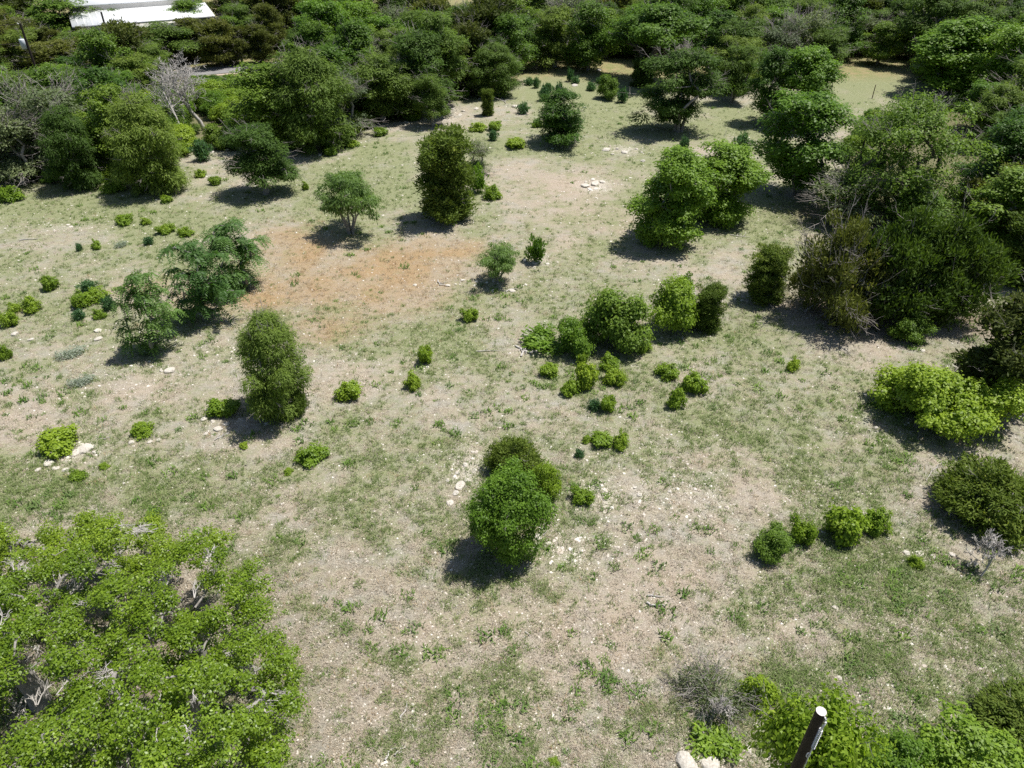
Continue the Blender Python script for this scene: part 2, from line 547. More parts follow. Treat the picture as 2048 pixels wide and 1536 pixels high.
def make_tree(key, seed, R, H, k, n, rc, per, L, W, mat, prof='round', style='broad', bark='bark', r0=.16, flat=.72, upb=.7,
              tw=0, twl=.9, twr=.014, lob=.28, stems=1, outer=2.6, th=.55, droop=0., wob=.12, nb=0, rb=.8):
    rng = np.random.default_rng(seed)
    cl = boughs_crown(rng, R - rc * .75, H * k + rc * .5, H - rc * flat * .8, n, prof, outer, lob, nb, rb) if nb else clump_crown(rng, R - rc * .75, H * k + rc * .5, H - rc * flat * .8, n, prof, outer, lob)
    parts = []
    if stems == 1:
        tb = skeleton(rng, trunk_line(rng, H * max(k + .1, th * .8), .07), cl, r0, wob=wob)
    else:
        tb = None
        ang = rng.uniform(0, 6.28)
        grp = ((np.arctan2(cl[:, 1], cl[:, 0]) - ang) % 6.2832 / 6.2832 * stems).astype(int)
        for s in range(stems):
            sub = cl[grp == s]
            if len(sub) < 2:
                continue
            c = sub.mean(0)
            o = c[:2] * .16
            h = H * max(k, .22)
            tl = np.array([[o[0], o[1], -.25], [o[0] * 1.3, o[1] * 1.3, h * .4], [o[0] + c[0] * .3, o[1] + c[1] * .3, h]])
            t2 = skeleton(rng, tl, sub, r0 / stems ** .4, wob=wob)
            if tb is None:
                tb = t2
            else:
                off = tb.n
                tb.v += t2.v
                tb.f += [tuple(i + off for i in f) for f in t2.f]
                tb.n += t2.n
    parts.append(('trunk', tb.mesh(key + '_trunk', M[bark])))
    C, N, T, l, w, ti = leaf_cloud(rng, cl, rc, per, L, W, flat, upb, .35, style)
    ok = C[:, 2] > .03
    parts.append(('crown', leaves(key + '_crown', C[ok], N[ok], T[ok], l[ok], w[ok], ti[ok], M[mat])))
    if tw:
        parts.append(('dead_twigs', twigs(rng, cl, rc, tw, twl, twr, droop)))
    Cz, Cr = C[ok][:, 2], np.hypot(C[ok][:, 0], C[ok][:, 1])
    PROTO[key] = (parts, float(np.percentile(Cr, 97)), float(np.percentile(Cz, 99.6)), max(0., float(np.percentile(Cz, 2) / np.percentile(Cz, 99.6))) if prof != 'mound' else 0.)

for i in range(3):      # rounded broad-leaved trees of the open field and the wood
    make_tree('oak%d' % i, 100 + i, 3.0, 6.6, [.05, .04, .03][i], 160, .54, 165, .155, .09, ['oakmid', 'oakmid', 'bright'][i], lob=.42, tw=30, r0=.17, prof='full', nb=[40, 40, 40][i], rb=1.0, stems=[1, 2, 3][i])
for i in range(4):      # fine leaved elms with drooping sprays
    make_tree('elm%d' % i, 120 + i, 2.7, 7.2, [.12, .03, .02, .06][i], 135, .50, 215, .18, .058, 'elm', style='droop', prof=['full', 'full', 'full', 'full'][i], lob=.42, tw=45, twl=1.1, stems=[1, 3, 1, 4][i], r0=.15, flat=.9, nb=[24, 28, 30, 26][i], rb=.9)
for i in range(2):      # grey-green thin trees with much dead wood
    make_tree('grey%d' % i, 140 + i, 2.6, 6.0, .06, 90, .55, 95, .17, .07, 'elmgrey', style='droop', prof='full', lob=.4, tw=150, twl=1.3, twr=.018, stems=2, r0=.14, nb=14, rb=.8)
for i in range(3):      # upright junipers
    make_tree('jun%d' % i, 160 + i, 1.9, 5.6, .01, 210, .40, 150, .20, .062, 'juniper', prof='cone', style='needle', bark='bark', lob=.10, tw=10, twl=.8, r0=.14, flat=.9)
for i in range(3):      # round brown-olive junipers of the wood
    make_tree('junb%d' % i, 170 + i, 2.6, 5.4, [.16, .05, .05][i], 120, .48, 180, .23, .075, 'juniperbrown', style='needle', prof=['round', 'full', 'full'][i], lob=.3, tw=40, twl=1.1, r0=.15, stems=[1, 2, 1][i], nb=[24, 28, 26][i], rb=.8)
make_tree('junround', 181, 2.0, 2.9, .02, 95, .42, 240, .17, .05, 'juniper', prof='mound', style='needle', lob=.3, tw=10, r0=.1, stems=3)
make_tree('thicket0', 182, 3.2, 3.8, .0, 110, .50, 190, .20, .055, 'juniperbrown', prof='mound', style='needle', lob=.35, tw=150, twl=1.0, twr=.016, r0=.14, stems=5, nb=36, rb=.8)
make_tree('thicket1', 183, 3.2, 3.6, .0, 150, .50, 210, .20, .055, 'juniper', prof='mound', style='needle', lob=.35, tw=24, twl=.9, twr=.014, r0=.14, stems=5, nb=40, rb=.8)
for i in range(2):      # bright green field oaks with big leaves
    make_tree('field%d' % i, 190 + i, 2.6, 5.6, .0, 190, .52, 240, .150, .085, 'bright', prof='full', lob=.3, tw=6, r0=.16, stems=[3, 2][i], nb=[32, 26][i], rb=.85)
for i in range(2):      # feathery spreading small tree
    make_tree('feather%d' % i, 200 + i, 2.6, 3.8, .06, 95, .45, 150, .19, .05, 'feather', style='droop', prof='round', lob=.35, tw=6, stems=5, r0=.12, flat=.5)
make_tree('willow', 205, 2.5, 6.0, .0, 170, .48, 260, .17, .045, 'elm', style='droop', prof='full', lob=.38, tw=70, twl=.9, r0=.15, flat=.95)
for i in range(3):      # dense bushes down to the ground
    make_tree('bush%d' % i, 210 + i, 1.6, 2.2, .0, 85, .34, 200, .105, .062, ['bright', 'oakmid', 'lime'][i], prof='mound', lob=.35, stems=3, r0=.06, tw=4, twl=.5, twr=.008, nb=24, rb=.5)
for i in range(4):      # low lime mounds
    make_tree('lime%d' % i, 220 + i, .75, .75, .0, 46, .17, 80, .085, .055, 'lime', prof='mound', lob=.35, stems=3, r0=.025, flat=.75, upb=.9)
for i in range(2):      # small loose shrubs
    make_tree('shrub%d' % i, 230 + i, .6, .75, .0, 22, .18, 60, .12, .045, ['bright', 'bluegreen'][i], prof='mound', style='needle', lob=.4, stems=4, r0=.02)
make_tree('sage0', 240, .7, .45, .0, 26, .17, 40, .10, .03, 'sage', prof='mound', style='needle', lob=.45, stems=4, r0=.02)
make_tree('midoak', 250, 1.7, 2.9, .02, 110, .34, 430, .075, .046, 'bright', prof='full', lob=.25, stems=3, r0=.08, tw=8, twl=.5, twr=.008, nb=40, rb=.6)
make_tree('bigbush', 251, 2.6, 3.0, .0, 130, .42, 340, .11, .068, 'lime', prof='mound', lob=.35, stems=5, r0=.09, tw=10, twl=.6, twr=.01, nb=44, rb=.65)
make_tree('greyoak', 257, 4.6, 6.6, .02, 200, .66, 165, .16, .07, 'oakmid', prof='full', lob=.28, stems=3, r0=.24, tw=120, twl=1.0, twr=.016, bark='darkbark', nb=44, rb=1.1)
make_tree('airy', 253, 1.9, 2.6, .05, 70, .36, 150, .10, .055, 'lime', style='broad', prof='umbrella', lob=.4, stems=4, r0=.05, tw=12, twl=.6, twr=.008, nb=14, rb=.5)
make_tree('greyairy', 255, 1.5, 1.7, .0, 50, .33, 45, .09, .04, 'elmgrey', style='needle', prof='mound', lob=.4, stems=5, r0=.04, tw=130, twl=.7, twr=.010)
make_tree('spread', 254, 4.0, 7.6, .33, 140, .62, 200, .17, .09, 'oakmid', prof='umbrella', lob=.35, r0=.26, tw=20, bark='darkbark', th=.6, stems=3, nb=18, rb=1.0)

def make_sumac(key, seed, R, H, n):
    rng = np.random.default_rng(seed)
    cl = clump_crown(rng, R - .4, H * .10, H - .3, n, 'full', 3, .4)
    tb = skeleton(rng, trunk_line(rng, H * .12, .05), cl, .10, rtip=.014, wob=.16)
    C, N, T, L, W, ti = [], [], [], [], [], []
    for c in cl:
        base = rng.normal(.45, .12)
        for f in range(11):
            a = rng.uniform(0, 6.28)
            h = np.array([math.cos(a), math.sin(a), 0])
            ln = rng.uniform(.35, .62)
            lift = rng.uniform(.1, .9)
            for s in np.linspace(.12, 1, 9):
                p = c + h * ln * s + np.array([0, 0, ln * (lift * s - .95 * s * s)])
                side = np.array([-h[1], h[0], 0])
                for sg in (-1, 1):
                    t = side * sg + h * .55 + np.array([0, 0, -.45])
                    l = .20 * (1 - .35 * abs(s - .5))
                    C.append(p + unit(t) * l * .5)
                    T.append(t)
                    N.append(np.array([0, 0, 1.0]) + h * .4 + rng.normal(0, .25, 3))
                    L.append(l)
                    W.append(.05)
                    ti.append(np.clip(base + rng.normal(0, .15), 0, 1))
    PROTO[key] = ([('trunk', tb.mesh(key + '_trunk', M['bark'])),
                   ('crown', leaves(key + '_crown', np.array(C), np.array(N), np.array(T), L, W, ti, M['sumac']))],
                  float(np.percentile(np.hypot(np.array(C)[:, 0], np.array(C)[:, 1]), 97)), float(np.array(C)[:, 2].max()), .12)

for i in range(2):
    make_sumac('sumac%d' % i, 300 + i, 2.0, 3.3, 40)

def make_dead(key, seed, H, R, n, r0, lean=.0):
    """leafless tree with fine forked branches"""
    rng = np.random.default_rng(seed)
    tb = Tubes()

    def grow(p, d, ln, r, lev, link=None):
        k = 4
        pts = [p]
        q = p
        dd = d
        for _ in range(k):
            dd = unit(dd + rng.normal(0, .14, 3) + np.array([0, 0, .03]))
            q = q + dd * ln / k
            pts.append(q)
        sd = 6 if lev < 2 else 3
        st = tb.add(pts, np.linspace(r, r * .55, k + 1), sd, link)
        if lev >= 4:
            return
        m = [n, 5, 5, 4][lev]
        for _ in range(m):
            f = rng.uniform(.35 if lev else .42, 1)
            j = min(k - 1, int(f * k))
            b = pts[j] + (pts[j + 1] - pts[j]) * (f * k - j)
            nd = unit(dd * .75 + rng.normal(0, .62, 3) + np.array([0, 0, .12]))
            grow(b, nd, ln * rng.uniform(.38, .62), max(.016 if H > 3.2 else .011, r * (1 - .45 * f) * .52), lev + 1, st + j * sd)
    grow(np.array([0, 0, -.2]), unit(np.array([lean, 0, 1.0])), H * .72, r0, 0)
    me = tb.mesh(key + '_wood', M['deadwood'])
    vv = np.concatenate(tb.v)
    PROTO[key] = ([('trunk', me)], float(np.percentile(np.hypot(vv[:, 0], vv[:, 1]), 97)), float(vv[:, 2].max()), .0)

make_dead('dead0', 401, 7.5, 2.5, 12, .20, -.10)
make_dead('dead1', 403, 6.2, 2.2, 8, .11, -.42)
make_dead('deadshrub', 405, 1.5, .9, 8, .032, .25)
make_dead('deadbrush', 407, 3.0, 2.0, 12, .05, .2)

# ------------------------------------------------------------------ placing things
def tag(o, label, cat, group=None, kind=None):
    o['label'] = label
    if cat:
        o['category'] = cat
    if group:
        o['group'] = group
    if kind:
        o['kind'] = kind
    return o

def empty(name, loc, rz=0.0):
    e = bpy.data.objects.new(name, None)
    e.empty_display_size = .3
    e.location = loc
    e.rotation_euler = (0, 0, rz)
    COL.objects.link(e)
    return e

def obj(name, me, parent=None, loc=(0, 0, 0)):
    o = bpy.data.objects.new(name, me)
    o.location = loc
    COL.objects.link(o)
    if parent:
        o.parent = parent
    return o

prng = random.Random(7)
MARKS = [(p_, at(a, b)) for p_, a, b in (
    ('the dead tree', 412, 262), ('the road bend', 500, 150), ('the roadside junipers', 450, 118), ('the white roofed building', 280, 100), ('the far utility pole', 66, 125),
    ('the tall dark oak', 1170, 125), ('the big spreading oak', 1305, 130), ('the grass lane end', 1720, 115), ('the shady lane corner', 1900, 185), ('the large twiggy oak', 1840, 400),
    ('the slim small elm', 862, 240), ('the very large edge elm', 635, 285), ('the grey twiggy edge tree', 20, 360), ('the bright fresh green oak', 1620, 225), ('the bluish thicket', 55, 235),
    ('the broad slanting elm', 750, 235), ('the dense elm above fallen wood', 1000, 190), ('the broad elm', 285, 370))]
FMARKS = [(p_, at(a, b)) for p_, a, b in (
    ('the round oak shrub', 1010, 1080), ('the lone willowy tree', 545, 815), ('the hedge of bushes', 1230, 690), ('the yellowish dome bush', 1360, 655), ('the compound leaved trees', 330, 660),
    ('the conical juniper', 890, 430), ('the large field oak', 1345, 475), ('the feathery tree', 690, 460), ('the small rounded elm', 545, 385), ('the half dead juniper', 1700, 630),
    ('the broad fresh green bush', 1900, 885), ('the dark round juniper', 1970, 1060), ('the dull olive shrub', 1545, 1110), ('the dark pole', 1560, 1500), ('the rounded oak', 1118, 280),
    ('the slim small elm', 862, 250), ('the live oaks', 430, 1080), ('the broad elm', 285, 370), ('the feathery shrub', 1000, 560), ('the many stemmed field elm', 1370, 258), ('the big spreading oak', 1290, 150))]

def near(x, y, marks):
    return min(marks, key=lambda m: (m[1][0] - x) ** 2 + (m[1][1] - y) ** 2)[0]
PLACED = []          # (x, y, radius)

def plant(key, name, X, D, R, H, label, cat, group=None, rz=None):
    parts, R0, H0, k = PROTO[key]
    z = float(zg(X, D)) - .02
    e = empty(name, (X, D, z), prng.uniform(0, 6.28) if rz is None else rz)
    e.scale = (R / R0, R / R0, H / H0)
    for pn, me in parts:
        p_ = obj(pn, me, e)
        if pn == 'dead_twigs':
            p_['kind'] = 'stuff'
    tag(e, label, cat, group)
    PLACED.append((X, D, R))
    return e

def plant_box(key, name, box, label, cat='tree', group=None, k=None, rz=None, maxh=10.5):
    X, D, R, H = fit(*box, k=PROTO[key][3])
    H = max(H, (.55 if key in ('sage0', 'shrub0') else .92) * R)
    return plant(key, name, X, D, R, min(H, maxh), label, cat, group, rz)

# ------------------------------------------------------------------ ground
def axis(lo, hi, step, far):
    a = list(np.arange(lo, hi + step * .5, step))
    s, x = step, a[-1]
    while x < far:
        s *= 1.35
        x += s
        a.append(x)
    s, x, pre = step, a[0], []
    while x > -far:
        s *= 1.35
        x -= s
        pre.append(x)
    return np.array(pre[::-1] + a)

gx = axis(-48, 48, .34, 2500)
gy = axis(5, 80, .34, 2500)
XX, YY = np.meshgrid(gx, gy)
ZZ = zg(XX, YY)
nx, ny = len(gx), len(gy)
V = np.stack([XX.ravel(), YY.ravel(), ZZ.ravel()], 1)
I = np.arange(nx * ny).reshape(ny, nx)
FA = np.stack([I[:-1, :-1].ravel(), I[:-1, 1:].ravel(), I[1:, 1:].ravel(), I[1:, :-1].ravel()], 1)

def ground_mat():
    m, nt, bs, out = new_mat('field_soil_and_turf')
    tc = nt.nodes.new('ShaderNodeTexCoord')
    P = tc.outputs['Object']

    def attr(n):
        a = nt.nodes.new('ShaderNodeAttribute')
        a.attribute_name = n
        return a.outputs['Fac']
    mp = nt.nodes.new('ShaderNodeMapping')
    mp.inputs['Rotation'].default_value = (0, 0, math.radians(-35))
    mp.inputs['Scale'].default_value = (1.0, 3.2, 1.0)
    nt.links.new(P, mp.inputs[0])
    n_big = noise(nt, P, .9, 6, .62)
    n_mid = noise(nt, P, 4.5, 6, .7)
    n_fin = noise(nt, P, 17, 5, .75)
    n_ult = noise(nt, P, 46, 3, .7)
    n_str = noise(nt, mp.outputs[0], .9, 5, .6)
    dry = mixc(nt, mapr(nt, n_mid, .32, .68), (.25, .212, .152), (.46, .40, .315))
    dry = mixc(nt, mapr(nt, n_fin, .52, .70), dry, (.58, .52, .43))
    grey = mixc(nt, mapr(nt, n_fin, .35, .65), (.24, .225, .18), (.44, .415, .36))
    dry = mixc(nt, mapr(nt, n_big, .42, .62), dry, grey)
    bare = mixc(nt, mapr(nt, n_fin, .3, .7), (.30, .235, .175), (.51, .425, .345))
    c = mixc(nt, attr('bare'), dry, bare)
    rust = mixc(nt, mapr(nt, n_fin, .3, .7), (.26, .165, .082), (.44, .32, .19))
    c = mixc(nt, mapr(nt, mth(nt, 'ADD', attr('rust'), mth(nt, 'MULTIPLY', mth(nt, 'SUBTRACT', n_mid, .5), .9)), .08, .72), c, rust)
    grn = mixc(nt, mapr(nt, n_fin, .3, .7), (.135, .158, .066), (.285, .31, .155))
    gf = mth(nt, 'ADD', attr('green'), mth(nt, 'MULTIPLY', mth(nt, 'SUBTRACT', n_mid, .5), 1.6))
    gf = mth(nt, 'ADD', gf, mth(nt, 'MULTIPLY', mth(nt, 'SUBTRACT', n_str, .5), 1.0))
    c = mixc(nt, mapr(nt, gf, .0, .70, 0, .88), c, grn)
    st = mth(nt, 'ADD', mth(nt, 'MULTIPLY', attr('stone'), .55), mth(nt, 'MULTIPLY', mth(nt, 'SUBTRACT', n_fin, .5), 1.7))
    c = mixc(nt, mapr(nt, st, .36, .5, 0, .85), c, (.56, .51, .44))
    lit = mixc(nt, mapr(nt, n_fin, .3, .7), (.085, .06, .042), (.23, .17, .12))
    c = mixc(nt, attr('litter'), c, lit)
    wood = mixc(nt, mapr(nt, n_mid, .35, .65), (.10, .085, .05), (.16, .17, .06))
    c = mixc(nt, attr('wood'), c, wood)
    lawn = mixc(nt, mapr(nt, n_big, .35, .65), (.30, .24, .13), (.19, .21, .08))
    c = mixc(nt, attr('lawn'), c, lawn)
    c = mixc(nt, .62, c, mapr(nt, n_ult, .30, .70, .22, 1.55), 'MULTIPLY')
    c = mixc(nt, mapr(nt, noise(nt, P, 30, 2, .5), .62, .72, 0, .75), c, (.66, .61, .53))
    nt.links.new(c, bs.inputs['Base Color'])
    bs.inputs['Roughness'].default_value = .95
    bs.inputs['Specular IOR Level'].default_value = .1
    bn = nt.nodes.new('ShaderNodeBump')
    bn.inputs['Strength'].default_value = .8
    bn.inputs['Distance'].default_value = .05
    nt.links.new(mth(nt, 'ADD', n_fin, mth(nt, 'MULTIPLY', n_ult, .6)), bn.inputs['Height'])
    nt.links.new(bn.outputs[0], bs.inputs['Normal'])
    return m

ROAD_C = [(-500, 215), (-150, 190), (100, 172), (300, 156), (420, 145), (500, 138), (560, 132), (640, 120), (760, 100), (900, 78), (1100, 50), (1400, 5)]
ROAD = np.array([at(a, b) for a, b in ROAD_C])
for _ in range(2):      # round the bends
    q = [ROAD[0]]
    for a, b in zip(ROAD[:-1], ROAD[1:]):
        q += [a * .75 + b * .25, a * .25 + b * .75]
    ROAD = np.array(q + [ROAD[-1]])

def road_dist(x, y):
    d = np.full(np.shape(x), 1e9)
    for a, b in zip(ROAD[:-1], ROAD[1:]):
        ab = (b - a)[:2]
        t = np.clip(((x - a[0]) * ab[0] + (y - a[1]) * ab[1]) / (ab @ ab), 0, 1)
        d = np.minimum(d, np.hypot(x - a[0] - t * ab[0], y - a[1] - t * ab[1]))
    return d

gm = bpy.data.meshes.new('ground')
gme = mesh_from('ground', V, FA, ground_mat(), smooth=True)
rust_, bare_, green_, stone_, litter_ = masks(V[:, 0], V[:, 1])
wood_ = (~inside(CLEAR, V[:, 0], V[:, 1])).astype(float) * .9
rd_ = road_dist(V[:, 0], V[:, 1])
lawn_ = np.clip((6.5 - rd_) / 1.5, 0, 1) * wood_
lawn_ = np.maximum(lawn_, (V[:, 1] > 96) * 1.0)
for nm, arr in (('rust', rust_), ('bare', bare_), ('green', green_), ('stone', stone_), ('litter', litter_), ('wood', wood_), ('lawn', lawn_)):
    a = gme.attributes.new(nm, 'FLOAT', 'POINT')
    a.data.foreach_set('value', np.asarray(arr, np.float32))
g = obj('ground', gme)
tag(g, 'dry tan field with patchy green and rust brown turf', None, kind='structure')

# ------------------------------------------------------------------ road
def ribbon(name, path, w0, w1, z, mat):
    d = unit(np.gradient(path[:, :2], axis=0))
    nrm = np.stack([-d[:, 1], d[:, 0]], 1)
    a = path[:, :2] + nrm * w0
    b = path[:, :2] + nrm * w1
    za = zg(a[:, 0], a[:, 1]) + z
    v = np.concatenate([np.c_[a, np.maximum(za, zg(path[:, 0], path[:, 1]) + z)], np.c_[b, np.maximum(zg(b[:, 0], b[:, 1]), zg(path[:, 0], path[:, 1])) + z]])
    n = len(path)
    f = [(i, i + 1, n + i + 1, n + i) for i in range(n - 1)]
    return mesh_from(name, v, f, mat)

fine = np.concatenate([np.linspace(a, b, 6, endpoint=False) for a, b in zip(ROAD[:-1], ROAD[1:])])
M['asphalt'] = plain_mat('worn_grey_asphalt', (.17, .165, .165), (.27, .26, .255), 3, .9)
M['gravel'] = plain_mat('tan_gravel_shoulder', (.34, .27, .20), (.50, .42, .33), 4, .95)
tag(obj('road', ribbon('road', fine, -1.9, 1.9, .10, M['asphalt'])), 'narrow grey country road crossing the wood', None, kind='structure')
tag(obj('road_shoulder', ribbon('road_shoulder', fine, -2.6, 2.6, .06, M['gravel'])), 'tan gravel shoulders along the country road', None, kind='structure')

# ------------------------------------------------------------------ white roofed building beyond the wood
def box_mesh(name, pts, mat):
    """eight corners: bottom ring then top ring"""
    f = [(0, 3, 2, 1), (4, 5, 6, 7), (0, 1, 5, 4), (1, 2, 6, 5), (2, 3, 7, 6), (3, 0, 4, 7)]
    return mesh_from(name, pts, f, mat)

def building():
    a = at(140, 23, 4.6)
    b = at(405, 4.0, 4.6)
    u = unit(b - a)
    L = np.linalg.norm(b - a)
    w = np.array([-u[1], u[0], 0])            # away from the camera
    e = empty('white_roofed_building', (a[0], a[1], 0), math.atan2(u[1], u[0]))
    e.location.z = 0.0

    def slab(y0, z0, y1, z1, x0, x1, t=.16):
        return [(x0, y0, z0 - t), (x1, y0, z0 - t), (x1, y1, z1 - t), (x0, y1, z1 - t), (x0, y0, z0), (x1, y0, z0), (x1, y1, z1), (x0, y1, z1)]

    def box(x0, x1, y0, y1, z0, z1):
        return [(x0, y0, z0), (x1, y0, z0), (x1, y1, z0), (x0, y1, z0), (x0, y0, z1), (x1, y0, z1), (x1, y1, z1), (x0, y1, z1)]
    obj('wall', box_mesh('front_wall', box(.3, L - .3, -6.7, -.02, -.3, 3.4), M['palewall']), e)
    obj('wall', box_mesh('clerestory_wall', box(.0, L, .0, 15.7, -.3, 5.30), M['greywall']), e)
    r = obj('roof', box_mesh('lower_roof', slab(-7.3, 3.75, -.003, 4.55, -.3, L + .3), M['roof']), e)
    r2 = obj('roof', box_mesh('upper_roof', slab(-.3, 5.30, 8.0, 6.4, -.4, L + .4), M['roof']), e)
    r3 = obj('roof', box_mesh('rear_roof', slab(8.003, 6.4, 16.3, 5.30, -.4, L + .4), M['roof']), e)
    obj('gutter', box_mesh('gutter', box(-.3, L + .3, -7.45, -7.303, 3.5, 3.7), M['greywall']), r)
    rb = []
    m, t = [], []
    for i in range(int(L / .9)):
        x = .4 + i * .9
        o = len(m)
        m += [(x - .03, -7.28, 3.75), (x + .03, -7.28, 3.75), (x + .03, -.02, 4.548), (x - .03, -.02, 4.548),
              (x - .03, -7.28, 3.80), (x + .03, -7.28, 3.80), (x + .03, -.02, 4.598), (x - .03, -.02, 4.598)]
        t += [tuple(o + q for q in f) for f in [(0, 3, 2, 1), (4, 5, 6, 7), (0, 1, 5, 4), (1, 2, 6, 5), (2, 3, 7, 6), (3, 0, 4, 7)]]
    s = obj('roof_seams', mesh_from('roof_seams', m, t, M['roof']), r)
    s['kind'] = 'stuff'
    tag(e, 'long low building with white metal roofs and a grey clerestory band', 'building')
building()

# ------------------------------------------------------------------ plants one can single out
OAKG = None
plants = []

def P(*a, **k):
    plant_box(*a, **k)

P('midoak', 'oak_shrub', (935, 922, 1100, 1098), 'dense round green oak shrub among white stones, bare shade beside it', 'shrub')
P('junround', 'juniper_shrub', (975, 862, 1092, 965), 'dark olive juniper shrub growing behind the round oak shrub', 'shrub')
P('bush2', 'leafy_shrub', (1062, 925, 1122, 1000), 'yellowish green leafy shrub pressed against the round oak shrub', 'shrub')
P('willow', 'willowy_tree', (465, 622, 620, 822), 'tall willowy dark green tree standing alone with a juniper at its foot', 'tree', k=.06)
P('junround', 'juniper_shrub', (560, 770, 615, 828), 'small dark juniper at the foot of the lone willowy tree', 'shrub')
P('sumac0', 'compound_leaved_tree', (230, 535, 350, 700), 'open compound leaved small tree, frontmost of three in a diagonal row', 'tree', 'row of three compound leaved trees')
P('sumac1', 'compound_leaved_tree', (318, 478, 455, 640), 'open compound leaved small tree, middle of three in a diagonal row', 'tree', 'row of three compound leaved trees')
P('sumac0', 'compound_leaved_tree', (395, 433, 532, 572), 'open compound leaved small tree, last of three in a diagonal row', 'tree', 'row of three compound leaved trees')
P('feather0', 'feathery_tree', (615, 335, 765, 466), 'pale feathery spreading small tree with many stems', 'tree')
P('jun0', 'conical_juniper', (835, 262, 950, 438), 'dark conical juniper standing alone on the open field', 'tree')
P('grey0', 'grey_shrub', (922, 282, 988, 345), 'grey green twiggy shrub just behind the dark conical juniper', 'shrub', k=0)
P('shrub0', 'loose_shrub', (935, 330, 975, 385), 'small dull green shrub touching the conical juniper', 'shrub')
P('elm0', 'small_elm', (452, 250, 580, 388), 'small rounded elm with a bare pale trunk and dark shadow', 'tree', k=.3)
P('jun1', 'young_juniper', (795, 466, 822, 516), 'small upright juniper seedling alone in the rust brown grass', 'shrub')
P('feather1', 'feathery_shrub', (952, 480, 1042, 562), 'feathery green shrub beside a scatter of pale stones', 'shrub')
P('shrub0', 'loose_shrub', (1052, 470, 1092, 525), 'slender loose green shrub by the white stones and feathery shrub', 'shrub')
P('shrub0', 'low_shrub', (1035, 655, 1130, 708), 'low ragged green shrub at the end of the hedge of bushes', 'shrub')
P('bush0', 'leafy_bush', (1100, 622, 1190, 704), 'mid green bush between the low ragged shrub and dark bush', 'shrub')
P('bush1', 'dark_bush', (1170, 572, 1302, 698), 'large dark green bush in the middle of the hedge', 'shrub')
P('bush2', 'leafy_bush', (1298, 555, 1405, 664), 'yellowish green dome bush next to a small juniper', 'shrub')
P('jun2', 'small_juniper', (1388, 570, 1450, 655), 'small juniper pressed against the yellowish dome bush', 'shrub')
P('shrub0', 'loose_shrub', (1355, 545, 1392, 580), 'tiny green shrub peeping over the yellowish dome bush', 'shrub')
P('field0', 'field_oak', (1270, 295, 1425, 482), 'large bright green oak on the open field with a dark shadow', 'tree', k=.05)
P('field1', 'field_oak', (1385, 288, 1522, 440), 'bright green oak leaning out from behind the large field oak', 'tree', k=.15)
P('jun2', 'small_juniper', (1498, 495, 1578, 598), 'small dark juniper beside the half dead juniper thicket', 'shrub')
P('thicket0', 'half_dead_juniper', (1595, 435, 1775, 645), 'half dead juniper showing many bare grey branches', 'tree', k=.05)
P('thicket1', 'olive_juniper', (1700, 420, 1890, 640), 'broad olive juniper joined to the half dead juniper', 'tree')
P('thicket1', 'olive_juniper', (1810, 430, 1995, 645), 'olive juniper at the outer end of the half dead thicket', 'tree')
P('bush1', 'leafy_bush', (1785, 622, 1862, 685), 'small leafy green bush in front of the olive juniper', 'shrub')
P('bigbush', 'broad_bush', (1788, 712, 2045, 895), 'broad fresh green bush, the largest dome at the field edge', 'shrub')
P('junb2', 'olive_juniper', (1935, 590, 2130, 800), 'olive juniper rising directly behind the broad fresh green bush', 'tree', k=0)
P('bush2', 'leafy_bush', (1918, 690, 2010, 790), 'yellow green bush between the broad bush and olive juniper', 'shrub')
P('junround', 'dark_juniper', (1882, 902, 2075, 1062), 'dark round juniper bush next to a leafless sapling', 'shrub')
P('jun1', 'olive_juniper', (1995, 800, 2110, 930), 'dim olive juniper squeezed beside the broad fresh green bush', 'shrub')
sx_, sy_ = at(1962, 1156)[:2]
plant('deadshrub', 'bare_sapling', sx_, sy_, 1.1, 1.9, 'grey leafless sapling leaning over the grass by dark juniper', 'sapling', None, .1)
P('lime1', 'leafy_shrub', (1482, 1336, 1556, 1414), 'dark green dome shrub beside the grey thin shrub', 'shrub')
P('greyairy', 'thin_grey_shrub', (1345, 1335, 1490, 1465), 'thin greyish shrub with bare twigs next to a dark green dome', 'shrub')
P('deadshrub', 'bare_brush', (1375, 1350, 1470, 1450), 'grey bare brush tangled in the thin greyish shrub', 'shrub', k=0)
P('airy', 'airy_small_tree', (1530, 1385, 1765, 1660), 'airy light green small tree growing behind the dark pole', 'tree')
P('bush0', 'leafy_bush', (1730, 1460, 1860, 1600), 'low green bush between the pole tree and the bright bush', 'shrub')
P('bush0', 'bright_bush', (1860, 1440, 2080, 1660), 'bright fresh green bush in front of a dark thicket', 'shrub')
P('junround', 'dark_thicket', (1945, 1385, 2140, 1560), 'dark thicket shrub behind the bright fresh green bush', 'shrub')
P('shrub0', 'low_shrub', (1380, 1450, 1480, 1536), 'low ragged weed shrub below the thin greyish shrub', 'shrub')
P('bush1', 'olive_shrub', (1508, 1042, 1590, 1118), 'dull olive twiggy shrub attached to a lime mound', 'shrub')
P('elm3', 'grey_trunked_elm', (1290, 98, 1448, 262), 'many stemmed elm on the field with several trunks', 'tree', k=.25)
P('elm1', 'grove_elm', (1438, 92, 1510, 205), 'slim elm directly behind the many stemmed field elm', 'tree', k=.2)
P('oak0', 'grove_oak', (1500, 92, 1590, 245), 'dark oak standing at the grass lane with shadow in front', 'tree', k=.12)
P('field1', 'bright_oak', (1555, 92, 1685, 250), 'bright fresh green oak at the mouth of the grass lane', 'tree', k=.05)
P('oak2', 'ragged_oak', (1525, 185, 1705, 390), 'ragged green oak with bare grey top twigs and deep shade', 'tree', k=.08)
